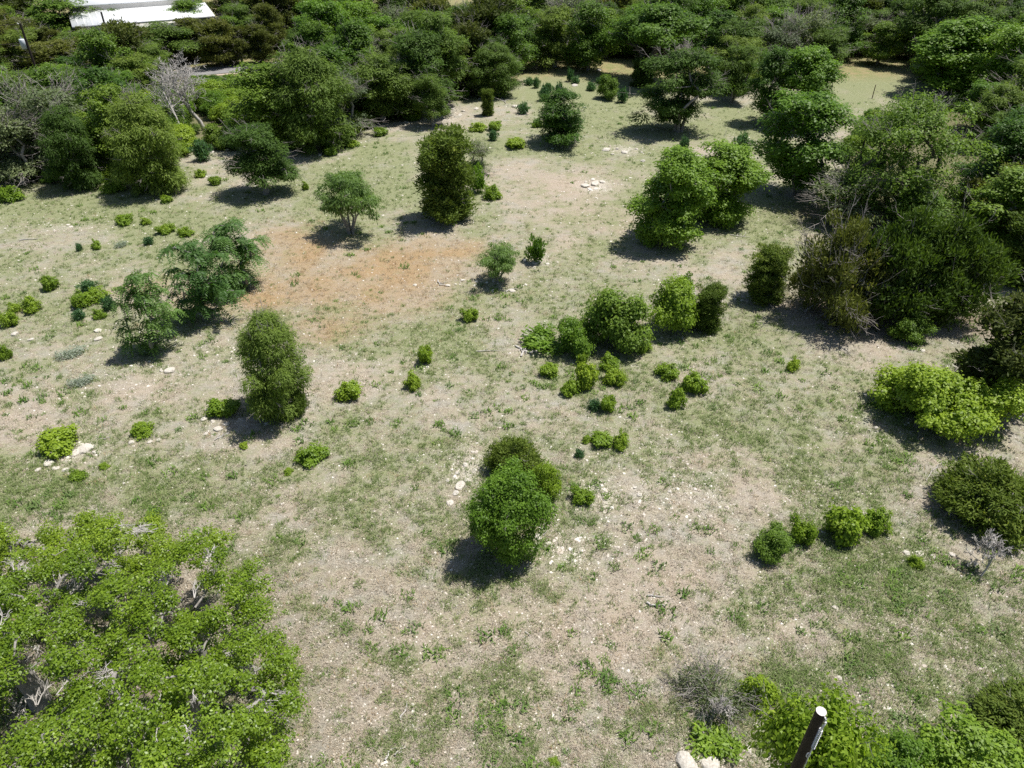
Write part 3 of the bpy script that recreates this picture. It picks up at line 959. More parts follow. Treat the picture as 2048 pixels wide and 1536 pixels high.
P('greyoak', 'twiggy_oak', (1690, 195, 1965, 440), 'large twiggy grey green oak beside the ragged oak', 'tree', k=.1)
P('grey1', 'twiggy_oak', (1630, 335, 1790, 445), 'low twiggy oak limb spreading over brown litter', 'tree', k=.1)
P('oak1', 'twiggy_oak', (1760, 375, 1900, 470), 'green oak growth in front of the large twiggy oak', 'tree', k=.05)
P('oak1', 'field_oak', (1062, 180, 1178, 286), 'rounded oak near the wood with a shadow patch beside', 'tree', k=.12)
P('elm0', 'small_elm', (828, 150, 895, 252), 'slim small elm at the stony edge of the wood', 'tree', k=.1)
P('jun2', 'young_juniper', (962, 178, 988, 230), 'small pointed juniper on the stony edge of the wood', 'shrub')
P('shrub1', 'blue_green_shrub', (1034, 205, 1062, 228), 'bluish green little shrub near the rounded oak', 'shrub')
P('bush1', 'round_bush', (1195, 150, 1240, 198), 'upright green bush between the spreading oak and field elm', 'shrub')
P('spread', 'spreading_oak', (1205, 4, 1400, 165), 'big spreading oak with dark forked trunks at the wood edge', 'tree', k=.35)
P('jun2', 'dark_juniper', (1262, 118, 1312, 172), 'dark juniper bush under the big spreading oak', 'shrub')
P('oak1', 'tall_dark_oak', (1125, 5, 1235, 142), 'tall dark green oak with shade at its foot', 'tree', k=.05)
P('elm1', 'edge_elm', (800, 22, 935, 205), 'tall elm with dead inner twigs behind the slim elm', 'tree', k=.2)
P('willow', 'edge_elm', (935, 88, 1040, 192), 'dense elm at the wood edge above a fallen branch', 'tree', k=.08)
P('elm2', 'edge_elm', (690, 105, 825, 240), 'broad elm with a slanting pale trunk at the wood edge', 'tree', k=.15)
P('willow', 'edge_elm', (528, 98, 705, 295), 'very large elm at the wood edge over a deep shadow', 'tree', k=.08)
P('willow', 'edge_elm', (205, 188, 368, 378), 'broad elm in front of the leafless dead tree', 'tree', k=.1)
P('willow', 'edge_elm', (78, 213, 196, 372), 'full elm between the broad elm and grey twiggy tree', 'tree', k=.05)
P('grey0', 'grey_twiggy_tree', (-60, 215, 85, 368), 'tree with a grey twiggy crown at the wood edge', 'tree', k=.05)
P('dead0', 'dead_tree', (312, 98, 470, 262), 'leafless silver dead tree rising from the wood edge', 'dead tree', k=0, rz=.6)
P('dead1', 'leaning_dead_tree', (285, 132, 430, 290), 'thin pale dead trunk leaning beside the dead tree', 'dead tree', k=0, rz=0)
P('feather1', 'bluish_bush', (-10, 142, 118, 240), 'bluish green leafy thicket below the roadside junipers', 'shrub', k=0)
P('oak1', 'dark_roadside_oak', (35, -6, 192, 100), 'huge dark oak partly hiding the white roofed building', 'tree', k=.05)
P('oak0', 'round_roadside_oak', (200, 15, 282, 85), 'round pale oak standing against the white roof', 'tree', k=.1)
P('elm2', 'smooth_roadside_elm', (245, 46, 388, 135), 'wide smooth topped elm beyond the road', 'tree', k=.1)
P('oak1', 'dark_roadside_oak', (318, 0, 425, 80), 'dark oak against the far end of the white roof', 'tree', k=.05)
for b in ((395, 42, 475, 134), (448, 55, 505, 130), (488, 50, 548, 128)):
    P('junb%d' % (b[0] % 3), 'roadside_juniper', b, 'brown olive juniper on a bare trunk beside the road', 'tree', 'junipers lining the road', k=.3)
for b in ((-20, 38, 98, 118), (48, 78, 165, 152), (110, 82, 182, 150), (140, 52, 190, 112), (345, 38, 425, 122)):
    P('junb%d' % (b[2] % 3), 'bushy_juniper', b, 'bushy brown olive juniper in the wood across the road', 'tree', 'brown junipers across the road', k=.06)
P('grey1', 'grey_twiggy_tree', (165, 62, 255, 140), 'grey twiggy thin tree among the brown junipers', 'tree', k=.05)
for j, b in enumerate([(1840, 38, 2018, 190), (1625, -10, 1740, 115), (1728, 45, 1805, 130), (1930, 165, 2020, 262), (1965, 225, 2075, 345), (1945, 330, 2070, 470), (1985, 105, 2080, 200), (2010, 420, 2130, 560)]):
    P(['bush0', 'oak1', 'oak0', 'oak2', 'elm0', 'junb1', 'grey1', 'jun0'][j] if j else 'field0', 'lane_tree', b,
      ['big yellow green tree throwing shade across the grass lane', 'tall dark tree with two thin trunks at the lane end', 'rounded tree beside the lane end, thin dark trunk',
       'fresh green tree at the shady corner of the lane', 'dim elm behind the large twiggy oak', 'olive juniper crowding the large twiggy oak', 'grey twiggy tree over the shady lane corner',
       'dark juniper behind the olive juniper at field edge'][j], 'tree', k=.08)

# lime mounds: (centre x, centre y, width, height) in the photograph
LIME = [(118, 892, 78, 50), (283, 866, 50, 30), (448, 825, 64, 34), (621, 909, 66, 48), (697, 780, 50, 40), (826, 758, 38, 36), (850, 707, 34, 36),
        (1143, 767, 44, 38), (1174, 748, 46, 52), (1222, 720, 46, 36), (1231, 750, 46, 38), (1338, 737, 50, 38), (1391, 763, 50, 42), (1353, 791, 42, 44),
        (1217, 803, 36, 34), (1242, 877, 38, 38), (1203, 877, 46, 34), (1173, 876, 22, 18), (1167, 992, 46, 38), (1588, 725, 30, 28),
        (1695, 1045, 80, 78), (1755, 1040, 60, 60), (1608, 1062, 52, 54), (1833, 1120, 32, 30), (1098, 735, 40, 30), (1285, 685, 40, 36), (1165, 714, 24, 26),
        (985, 382, 44, 32), (228, 371, 46, 28), (190, 590, 54, 32), (155, 598, 34, 32), (195, 625, 26, 22), (97, 563, 30, 30), (57, 605, 38, 36), (15, 635, 34, 32),
        (190, 487, 22, 20), (248, 440, 36, 18), (290, 440, 22, 16), (332, 460, 36, 16), (370, 460, 36, 22), (332, 397, 22, 16), (610, 371, 14, 18), (155, 950, 36, 26),
        (207, 930, 24, 18), (487, 890, 18, 14), (575, 942, 22, 16), (28, 612, 28, 20), (4, 700, 26, 34), (1030, 288, 40, 18), (955, 252, 36, 20), (990, 250, 30, 18),
        (1076, 245, 24, 18), (760, 262, 30, 18), (700, 285, 34, 18), (660, 300, 34, 20), (400, 345, 26, 18), (430, 360, 26, 18), (1108, 1525, 26, 26), (940, 626, 34, 28),
        (20, 385, 56, 34), (600, 280, 60, 30), (640, 275, 50, 28)]
for i, (cx, cy, w, h) in enumerate(LIME):
    mk = near(*at(cx, cy + h / 2)[:2], FMARKS)
    sz = 'large' if w >= 46 else 'small' if w < 32 else 'middling'
    P('lime%d' % (i % 4), 'lime_shrub', (cx - w / 2, cy - h / 2, cx + w / 2, cy + h / 2), sz + ' rounded lime green shrub mound near ' + mk, 'shrub', sz + ' lime shrub mounds near ' + mk)
BLUE = [(172, 570, 36, 26), (158, 628, 28, 22), (215, 605, 30, 30), (295, 480, 22, 18), (157, 493, 14, 16), (1192, 806, 30, 26), (1158, 905, 22, 20), (1152, 160, 20, 16),
        (1182, 172, 22, 18), (1200, 160, 18, 14), (1245, 190, 24, 30), (1095, 175, 20, 20), (1060, 162, 22, 16), (1370, 283, 22, 24), (1487, 285, 36, 40), (985, 270, 22, 22),
        (1140, 150, 16, 26), (1072, 165, 16, 22), (1090, 186, 26, 30), (1120, 182, 24, 34), (400, 300, 40, 44), (1655, 520, 40, 30)]
for i, (cx, cy, w, h) in enumerate(BLUE):
    P('shrub1', 'dark_shrub', (cx - w / 2, cy - h / 2, cx + w / 2, cy + h / 2), 'small dark bluish green shrub in grass near ' + near(*at(cx, cy + h / 2)[:2], FMARKS), 'shrub', 'small dark shrubs near ' + near(*at(cx, cy + h / 2)[:2], FMARKS))
for i, (cx, cy, w, h) in enumerate([(240, 487, 28, 16), (160, 768, 54, 30), (140, 715, 60, 24), (1410, 1440, 40, 30)]):
    P('sage0', 'grey_sage', (cx - w / 2, cy - h / 2, cx + w / 2, cy + h / 2), 'pale silver grey sage low in the grass', 'shrub', 'silver sage plants')

# ------------------------------------------------------------------ the wood beyond the clearing
frng = np.random.default_rng(5)
cand = np.c_[frng.uniform(-92, 92, 9000), frng.uniform(24, 128, 9000)]
cand = cand[~inside(CLEAR, cand[:, 0], cand[:, 1])]
ppx, ppy, pdep = proj(np.c_[cand, np.zeros(len(cand))])
keep = (np.abs(cand[:, 0]) < .70 * pdep + 5) & (road_dist(cand[:, 0], cand[:, 1]) > 6.0)
cand, ppx, ppy = cand[keep], ppx[keep], ppy[keep]
bld = poly_px([(60, 130), (460, 110), (470, -60), (20, -60)])
keep = ~((ppx > 60) & (ppx < 450) & (ppy < 92) & (ppy > -80))
keep &= ~((ppx > 285) & (ppx < 500) & (ppy > 195) & (ppy < 345))
keep &= ~((ppx > 1680) & (ppx < 1965) & (ppy > 215) & (ppy < 430))
pb = at(40, 47, 7.6)
keep &= np.hypot(cand[:, 0] - pb[0] + 1.5, cand[:, 1] - pb[1] + 2) > 6
keep &= ~((ppx < 60) & (ppy < 70))
cand, ppx, ppy = cand[keep], ppx[keep], ppy[keep]
fill = []
for (x, y), qx, qy in zip(cand, ppx, ppy):
    r = frng.uniform(2.1, 3.6)
    if 365 < qx < 590 and 140 < qy < 262:
        continue
    if any((x - a) ** 2 + (y - b) ** 2 < (.56 * (r + c)) ** 2 for a, b, c in PLACED if c > 1.2):
        continue
    t = frng.random()
    if qx < 620 and qy < 190:
        key = 'junb%d' % frng.integers(3) if t < .5 else ('oak%d' % frng.integers(2) if t < .75 else 'elm%d' % frng.integers(4))
    elif qx > 1900 and qy > 300:
        key = 'junb%d' % frng.integers(3) if t < .5 else 'oak%d' % frng.integers(2)
    else:
        key = 'elm%d' % frng.integers(4) if t < .48 else 'oak%d' % frng.integers(3) if t < .82 else 'grey%d' % frng.integers(2) if t < .90 else 'junb%d' % frng.integers(3)
    h = r * frng.uniform(1.9, 2.6)
    if 100 < qx < 450 and qy < 135:
        while extent(x, y, r, h, .1)[0] < 58 and h > 3:
            h *= .9
            r *= .95
    nm, lab, gp = {'elm': ('wood_elm', 'fine leaved green elm', 'elms'), 'oak': ('wood_oak', 'broad leaved oak', 'oaks'),
                   'gre': ('wood_grey_tree', 'thin grey twiggy tree', 'grey trees'), 'jun': ('wood_juniper', 'olive brown juniper', 'junipers')}[key[:3]]
    mk = near(x, y, MARKS)
    sz = 'low' if h < 5.6 else 'tall' if h > 7.2 else 'middling'
    lab = sz + ' ' + lab + ' in the wood near ' + mk
    gp = sz + ' ' + gp + ' in the wood near ' + mk
    plant(key, nm, float(x), float(y), r, h, lab, 'tree', gp)
    fill.append(key)
print('fill trees', len(fill))
# shrubs along the wood edge
n_sh = 0
for x, y in np.c_[frng.uniform(-60, 50, 5000), frng.uniform(40, 95, 5000)]:
    if n_sh >= 240:
        break
    qx, qy, dp = proj(np.array([x, y, 0.]))
    if not (-40 < qx < 2090 and 90 < qy < 380) or road_dist(np.array([x]), np.array([y]))[0] < 4:
        continue
    if 372 < qx < 440 and 235 < qy < 335:
        continue
    ins = inside(CLEAR, np.array([x, x, x + 2.5, x - 2.5]), np.array([y, y - 4, y, y]))
    win = (395 < qx < 575 and 148 < qy < 262) or (285 < qx < 500 and 195 < qy < 330)
    if ins[0] or (not ins[1:].any() and not win and not (900 < qx < 1130 and qy < 160)):
        continue
    r = frng.uniform(1.0, 1.9) if win else frng.uniform(.5, 1.3)
    if any((x - a) ** 2 + (y - b) ** 2 < (.5 * (r + min(c, .8))) ** 2 for a, b, c in PLACED):
        continue
    hh = r * frng.uniform(1.0, 1.5)
    if win:
        hh = min(hh, max(.5, (qy - 156) / 16))
    kb = int(frng.integers(3))
    lb = ('big ' if r > 1.25 else 'small ' if r < .8 else 'middling ') + ['fresh green', 'dark green', 'yellow green'][kb]
    plant('bush%d' % kb, 'edge_shrub', float(x), float(y), r, hh, lb + ' undergrowth shrub at the wood margin near ' + near(x, y, MARKS), 'shrub', lb + ' undergrowth shrubs near ' + near(x, y, MARKS))
    n_sh += 1
print('edge shrubs', n_sh)

# ------------------------------------------------------------------ the big live oaks near the camera
OUT = [(-260, 1010), (0, 1042), (25, 1068), (54, 1066), (83, 1045), (137, 1040), (166, 1028), (174, 1012), (207, 999), (248, 995), (281, 1016), (314, 1008), (340, 1020), (331, 1045),
       (331, 1085), (350, 1092), (368, 1053), (414, 1057), (451, 1053), (468, 1074), (451, 1107), (440, 1124), (497, 1111), (543, 1111), (543, 1157), (563, 1173), (550, 1190), (526, 1210),
       (542, 1252), (588, 1293), (606, 1322), (600, 1363), (616, 1421), (616, 1450), (608, 1500), (592, 1540), (560, 1640), (-260, 1700)]
HOLES = [(72, 1390, 44, 66), (85, 1290, 16, 40), (150, 1290, 22, 22), (255, 1360, 26, 34), (300, 1395, 24, 24), (400, 1195, 66, 28), (470, 1395, 56, 24), (390, 1410, 30, 22), (250, 1520, 36, 30), (195, 1130, 26, 14),
         (190, 1160, 40, 10), (335, 1165, 14, 16), (410, 1130, 10, 14), (250, 1060, 14, 8), (130, 1180, 20, 12), (40, 1130, 14, 22), (230, 1450, 16, 26), (320, 1225, 22, 14)]

def near_oaks():
    rng = np.random.default_rng(77)
    poly = np.array(OUT, float)
    base = [(at(75, 1420)[:2] + np.array([0, .2]), 'spreading live oak with a thick dark trunk in a canopy gap'),
            (at(395, 1500)[:2] + np.array([-.3, .6]), 'live oak with glossy leaves and bare grey limbs over pale grass'),
            (at(160, 1640)[:2] + np.array([-.6, .3]), 'live oak filling the low side of the joined canopy'),
            (at(230, 1150)[:2] + np.array([0, .2]), 'live oak forming the far lobe of the joined canopy')]
    boughs = []
    tries = 0
    while len(boughs) < 165 and tries < 30000:
        tries += 1
        px, py = rng.uniform(-240, 640), rng.uniform(985, 1690)
        e = np.min(np.hypot(poly[:, 0] - px, poly[:, 1] - py))     # lower at the rim, domed inside
        if not inside(poly, np.array([px]), np.array([py]))[0] or e < 26:
            continue
        if any(((px - a) / c) ** 2 + ((py - b) / d) ** 2 < 1 for a, b, c, d in HOLES):
            continue
        p = at(px, py, 2.4 + 2.2 * min(1, e / 200) + rng.uniform(-1.3, 1.0))
        if any(np.linalg.norm((p - q) * np.array([1, 1, .7])) < .88 for q in boughs):
            continue
        boughs.append(p)
    pts = []
    for p in boughs:
        rb = rng.uniform(.45, .78)
        for _ in range(int(7 + 8 * rb)):
            d = unit(rng.normal(0, 1, 3))
            d[2] = abs(d[2]) if rng.random() < .75 else d[2]
            q = p + d * rb * rng.uniform(.5, 1) * np.array([1, 1, .62])
            u, v, _ = proj(q)
            if any(((u - a) / c) ** 2 + ((v - b) / d_) ** 2 < .8 for a, b, c, d_ in HOLES):
                continue
            if inside(poly, np.array([u]), np.array([v]))[0]:
                pts.append(q)
    pts = np.array(pts)
    print('near oak clumps', len(boughs), len(pts))
    own = np.argmin(np.stack([np.hypot(pts[:, 0] - b[0][0], pts[:, 1] - b[0][1]) for b in base]), 0)
    for i, (b, lab) in enumerate(base):
        sub = pts[own == i]
        if len(sub) < 3:
            continue
        o = np.array([b[0], b[1], float(zg(b[0], b[1]))])
        loc = sub - o
        c = loc.mean(0)
        tl = np.array([[0, 0, -.3], [.05, .05, .8], [c[0] * .15 + .05, c[1] * .15, 1.7], [c[0] * .3, c[1] * .3, 2.5]])
        tb = skeleton(rng, tl, loc - np.array([0, 0, .1]), .27, rtip=.016, wob=.2, sides=6, power=.55)
        e = empty('live_oak_tree', tuple(o))
        obj('trunk', tb.mesh('live_oak_trunk', M['bark']), e)
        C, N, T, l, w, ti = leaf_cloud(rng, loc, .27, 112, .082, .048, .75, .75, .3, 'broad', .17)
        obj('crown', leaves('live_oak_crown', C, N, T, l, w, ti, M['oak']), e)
        # pale dead twigs that show in the gaps
        gaps = []
        for a, bb, cc, dd in HOLES:
            for _ in range(4):
                g_ = at(a + rng.uniform(-cc, cc), bb + rng.uniform(-dd, dd), rng.uniform(2.6, 3.8))
                if np.argmin([np.hypot(g_[0] - q[0][0], g_[1] - q[0][1]) for q in base]) == i:
                    gaps.append(g_ - o)
        gaps = np.array(gaps + [loc[j] for j in rng.integers(0, len(loc), 8)])
        tw_ = obj('dead_twigs', twigs(rng, gaps, .3, len(gaps) * 3, .6, .020, .45, M['deadwood'], 'live_oak_dead_twigs', 5), e)
        tw_['kind'] = 'stuff'
        tag(e, lab, 'tree', 'joined live oaks')
near_oaks()

# ------------------------------------------------------------------ poles, posts
def disc_tube(path, rad, sides, closed_top=True):
    tb = Tubes()
    tb.add(path, rad, sides)
    return tb

def near_pole():
    ztop = 9.0
    X, D = at(1642, 1424, ztop)[:2]
    # axis leans so that its head lands where the photograph shows it
    e = empty('wooden_utility_pole', (X, D, float(zg(X, D))))
    tb = Tubes()
    n = 10
    zs = np.linspace(-.3, ztop, n)
    tb.add(np.c_[np.zeros(n), np.zeros(n), zs], np.linspace(.15, .098, n), 24)
    obj('shaft', tb.mesh('pole_shaft', M['pole']), e)
    th = np.linspace(0, 2 * math.pi, 24, endpoint=False)
    v = np.r_[np.c_[np.cos(th) * .096, np.sin(th) * .096, np.full(24, ztop + .004)], [[0, 0, ztop + .010]]]
    f = [(i, (i + 1) % 24, 24) for i in range(24)]
    obj('cut_end', mesh_from('pole_cut_end', v, f, M['endgrain']), e)
    # preformed wire grip and eye bolt on the side towards the camera
    fx = unit(np.array([.10, -1.0, 0]))
    sx = np.array([1.0, .1, 0])
    o = fx * .142 + sx * .03

    def zpix(py):                      # height on the pole that the photograph shows at this row
        lo, hi = 0., ztop
        for _ in range(30):
            m = (lo + hi) / 2
            if proj(np.array([X + o[0], D + o[1], m]))[1] > py:
                lo = m
            else:
                hi = m
        return (lo + hi) / 2
    h = Tubes()
    t = np.linspace(0, 1, 170)
    turns = 11
    z0, z1 = zpix(1497), zpix(1459)
    hp = o[None, :] + np.outer(np.cos(t * turns * 2 * math.pi), sx) * .030 + np.outer(np.sin(t * turns * 2 * math.pi), fx) * .030 + np.c_[np.zeros(170), np.zeros(170), z0 + (z1 - z0) * t]
    h.add(hp, np.full(170, .011), 5)
    obj('wire_grip', h.mesh('wire_grip', M['galv']), e)
    w = Tubes()
    w.add([o + np.array([0, 0, z1 - .02]), o + sx * .01 + np.array([0, 0, zpix(1452)]), o + sx * .035 + np.array([0, 0, zpix(1446)]), o - sx * .01 + np.array([0, 0, zpix(1446)]), o + sx * .01 + np.array([0, 0, zpix(1436)])],
          [.014, .026, .014, .014, .012], 6)
    w.add([fx * .02 + sx * .03 + np.array([0, 0, zpix(1440)]), o + fx * .02 + np.array([0, 0, zpix(1440)])], [.016, .016], 6)
    obj('eye_bolt', w.mesh('eye_bolt', M['galv']), e)
    l = Tubes()
    a = np.linspace(0, 2 * math.pi, 16)
    zm = zpix(1511)
    l.add(o[None, :] - sx[None, :] * .03 + np.outer(np.cos(a), sx) * .036 + np.c_[np.zeros(16), np.zeros(16), zm + .075 * np.sin(a)], np.full(16, .012), 5)
    l.add([o + np.array([0, 0, z0]), o - sx * .012 + np.array([0, 0, zm]), o + np.array([0, 0, zm - .3]), o + np.array([0, 0, 3.0]), o + np.array([0, 0, .0])], [.012, .012, .008, .007, .007], 5)
    obj('down_wire', l.mesh('down_wire', M['galv']), e)
    tag(e, 'dark wooden utility pole with a pale cut top and coiled wire grip', 'utility pole')
near_pole()

def far_pole(px, py, H, label, can=True):
    b = at(px, py, H)
    e = empty('utility_pole', (b[0], b[1], 0))
    tb = Tubes()
    tb.add([(0, 0, -.3), (0, 0, H * .5), (0, 0, H)], [.16, .14, .11], 10)
    obj('shaft', tb.mesh('far_pole_shaft', M['pole']), e)
    if can:
        t = Tubes()
        t.add([(-.35, -.18, H - 2.55), (-.35, -.18, H - 2.5), (-.35, -.18, H - 1.6), (-.35, -.18, H - 1.5), (-.35, -.18, H - 1.48)], [.02, .27, .29, .25, .02], 14)
        t.add([(-.35, -.18, H - 1.5), (-.35, -.18, H - 1.2)], [.05, .04], 8)
        obj('transformer', t.mesh('transformer', M['can']), e)
        c = Tubes()
        c.add([(0, 0, H - .15), (-.3, 0, H + .05)], [.04, .03], 6)
        obj('insulator', c.mesh('insulator', M['galv']), e)
        for dz, sag in ((-.05, .5), (-1.9, .6)):
            wv = Tubes()
            q = np.linspace(0, 1, 12)
            wv.add(np.c_[-38 * q, -3 * q, H + dz - 4 * sag * q * (1 - q)], np.full(12, .028), 4)
            obj('wire', wv.mesh('wire', M['pole']), e)
    tag(e, label, 'utility pole')
far_pole(40, 47, 7.6, 'thin dark utility pole with a white transformer can and wires')
far_pole(202, 24, 5.2, 'short bare post standing before the white roof', False)

def post(px, py, h, label, nm='fence_post'):
    b = at(px, py)
    tb = Tubes()
    z = float(zg(b[0], b[1]))
    tb.add([(0, 0, -.2), (0, 0, h * .5), (0.01, 0, h), (0.01, 0, h + .01)], [.05, .048, .045, .005], 7)
    o = obj(nm, tb.mesh('post', M['rust']), None, (b[0], b[1], z))
    tag(o, label, 'post')
post(1744, 197, 1.5, 'lone rusty fence post standing on the grass lane')

# ------------------------------------------------------------------ rocks and fallen wood
def rock_mesh(seed):
    rng = np.random.default_rng(seed)
    import bmesh
    bm = bmesh.new()
    bmesh.ops.create_icosphere(bm, subdivisions=2, radius=1)
    dirs = unit(rng.normal(0, 1, (9, 3)))
    off = rng.uniform(.55, .95, 9)
    for v in bm.verts:
        p = np.array(v.co)
        for d, q in zip(dirs, off):
            s = p @ d
            if s > q:
                p = p - d * (s - q)
        p = p + rng.normal(0, .025, 3)
        v.co = p * np.array([1, .8, .5])
    me = bpy.data.meshes.new('limestone_rock')
    bm.to_mesh(me)
    bm.free()
    me.materials.append(M['rock'])
    return me

ROCKM = [rock_mesh(500 + i) for i in range(6)]
ROCKS = [(340, 740, 24), (322, 741, 12), (30, 668, 18), (62, 678, 14), (195, 660, 16), (196, 676, 20), (170, 897, 34), (188, 903, 18), (186, 893, 14), (150, 905, 22), (98, 925, 24), (110, 935, 18),
         (76, 938, 14), (130, 938, 20), (262, 885, 14), (300, 884, 12), (318, 880, 12), (418, 817, 14), (408, 838, 16), (425, 842, 14), (453, 848, 18), (437, 858, 22), (412, 868, 12), (480, 838, 12),
         (598, 820, 18), (614, 815, 10), (985, 580, 12), (896, 570, 12), (925, 560, 14), (830, 568, 10), (1025, 580, 14), (1060, 512, 14), (1072, 525, 18), (1050, 520, 14), (1080, 508, 12),
         (1048, 1075, 16), (1076, 1075, 20), (1115, 988, 18), (1040, 1000, 14), (920, 972, 28), (912, 985, 18), (935, 960, 16), (900, 1005, 18), (945, 905, 12), (930, 930, 14), (915, 945, 12), (950, 940, 14),
         (895, 960, 12), (1094, 1088, 12), (1340, 983, 12), (1280, 990, 14), (1270, 975, 10), (1520, 1070, 18), (1658, 1096, 14), (1777, 1076, 14), (1812, 1104, 20), (1866, 1110, 12), (1905, 1108, 16),
         (1670, 1215, 16), (1735, 1083, 10), (1500, 590, 16), (1485, 600, 14), (1512, 604, 14), (1470, 596, 10), (1535, 595, 14), (1733, 788, 14), (1752, 855, 10), (1740, 860, 12), (1440, 980, 8),
         (1190, 370, 22), (1170, 373, 20), (1205, 366, 14), (1212, 300, 18), (1235, 298, 14), (1250, 305, 16), (1225, 308, 12), (1285, 322, 14), (952, 218, 14), (1030, 214, 16), (838, 222, 12),
         (905, 218, 10), (926, 222, 12), (920, 230, 10), (1197, 142, 14), (1150, 172, 14), (1170, 215, 10), (430, 296, 14), (445, 292, 16), (415, 300, 12), (455, 300, 12), (425, 305, 10), (640, 310, 14),
         (1375, 1530, 60), (1420, 1528, 44), (1496, 1500, 22), (1540, 1512, 16), (1678, 1355, 14), (1720, 1430, 12), (1820, 1498, 18), (1925, 1422, 12), (2040, 560, 12), (2020, 610, 14), (1845, 700, 12)]
rrng = np.random.default_rng(9)
for i, (px, py, w) in enumerate(ROCKS):
    b = at(px, py)
    _, _, d = proj(b)
    s = w * d / F / 2
    o = obj('limestone_rock', ROCKM[i % 6], None, (b[0], b[1], float(zg(b[0], b[1])) + s * .12))
    o.rotation_euler = (rrng.uniform(-.2, .2), rrng.uniform(-.2, .2), rrng.uniform(0, 6.28))
    o.scale = (s, s * rrng.uniform(.8, 1.2), s * rrng.uniform(.6, 1.0))
    mk = near(b[0], b[1], FMARKS)
    sz = 'large' if s > .28 else 'small' if s < .17 else 'middling'
    tag(o, sz + ' white limestone rock lying near ' + mk, 'rock', sz + ' limestone rocks near ' + mk)

def fallen(pxs, r, label, forks=3, seed=0, z=.05):
    rng = np.random.default_rng(600 + seed)
    p = np.array([at(a, b, 0) for a, b in pxs])
    o = p[0].copy()
    pts = []
    for a, b in zip(p[:-1], p[1:]):
        for q in (0, .33, .66):
            pts.append(a + (b - a) * q + np.r_[rng.normal(0, .03, 2), 0])
    pts.append(p[-1])
    pts = np.array(pts)
    pts[:, 2] = zg(pts[:, 0], pts[:, 1]) + z
    oz = float(pts[0, 2])
    o[2] = oz
    loc = pts - o
    tb = Tubes()
    n = len(loc)
    tb.add(loc, np.linspace(r, r * .4, n), 6)
    ln = np.linalg.norm(loc[-1] - loc[0])
    for _ in range(forks):
        i = rng.integers(1, n - 1)
        d = unit(loc[i + 1] - loc[i - 1])
        d = unit(d + np.r_[rng.normal(0, .7, 2), rng.uniform(.0, .25)])
        e = loc[i] + d * ln * rng.uniform(.2, .45)
        tb.add([loc[i], (loc[i] + e) / 2 + rng.normal(0, .03, 3) * ln, e], [r * .6, r * .4, r * .2], 5)
    ob = obj('fallen_branch', tb.mesh('fallen_branch', M['deadwood']), None, tuple(o))
    tag(ob, label, 'branch', 'fallen branches')

fallen([(1292, 1206), (1305, 1212), (1330, 1213)], .05, 'curved bleached branch lying on the bare grass', 0, 1)
fallen([(1293, 1192), (1328, 1195)], .03, 'straight pale stick just behind the curved bleached branch', 1, 2)
fallen([(772, 1522), (780, 1505), (795, 1497)], .035, 'forked pale branch on the grass beside a second one', 2, 3)
fallen([(793, 1512), (800, 1502), (812, 1494)], .03, 'forked pale branch on the grass, the smaller of two', 2, 4)
fallen([(800, 1438), (806, 1425), (816, 1412)], .03, 'slender pale branch alone on tan grass', 1, 5)
fallen([(1050, 1268), (1060, 1274)], .025, 'short white stick on the tan grass', 0, 6)
fallen([(1012, 582), (1025, 576), (1034, 577)], .04, 'bleached twisted branch below the feathery shrub', 2, 7)
fallen([(876, 560), (880, 570), (900, 572)], .04, 'pale crooked branch on rust brown grass', 2, 8)
fallen([(1030, 690), (1060, 705), (1080, 700)], .06, 'bleached branch at the low end of the hedge', 6, 9)
fallen([(1040, 712), (1055, 690), (1070, 680)], .05, 'second bleached branch heaped at the low end of the hedge', 6, 10)
fallen([(950, 702), (1000, 700)], .03, 'thin grey stick near the low end of the hedge', 2, 11)
fallen([(985, 182), (1000, 195), (1012, 208)], .06, 'fallen grey branch with forks under the dense elm', 8, 12)
fallen([(955, 200), (985, 188), (1000, 182)], .06, 'fallen grey limb crossing another under the dense elm', 6, 13)
fallen([(1610, 630), (1650, 600), (1690, 560)], .07, 'long bare grey limb sprawling out of the half dead juniper', 10, 14, .3)
fallen([(1640, 640), (1670, 610), (1700, 590)], .05, 'bare grey limb under the half dead juniper', 10, 15, .25)
fallen([(1705, 632), (1710, 600), (1720, 560)], .07, 'upright bare limb at the foot of the half dead juniper', 10, 16, .4)
fallen([(430, 880), (445, 872), (460, 868)], .02, 'dead brown brush on the stony bank', 12, 17)
fallen([(200, 878), (222, 874)], .015, 'dry grey twigs beside the lime mound and rocks', 10, 18)
fallen([(1850, 960), (1870, 935), (1890, 925)], .02, 'wispy bleached stalks near the dark round juniper', 6, 19)
fallen([(1460, 470), (1500, 475)], .03, 'grey stick beyond the shade of the field oak', 3, 20)
fallen([(1075, 1080), (1095, 1062)], .02, 'dry forked twig beside the round oak shrub', 6, 21)
fallen([(40, 480), (75, 478)], .04, 'long grey stick in the grass near the wood', 1, 22)
P('deadbrush', 'bare_branches', (1625, 470, 1760, 632), 'bare silver branches standing out of the half dead juniper', 'dead tree', k=0)
P('deadbrush', 'dead_brush', (975, 8, 1045, 70), 'bleached dead crown among the green trees of the wood', 'dead tree', k=0)
P('deadbrush', 'dead_brush', (1330, 70, 1400, 140), 'silver dead brush leaning on the big spreading oak', 'dead tree', k=0)
P('deadbrush', 'dead_brush', (1350, 0, 1425, 75), 'tall bleached dead stems in the dark wood', 'dead tree', k=0)

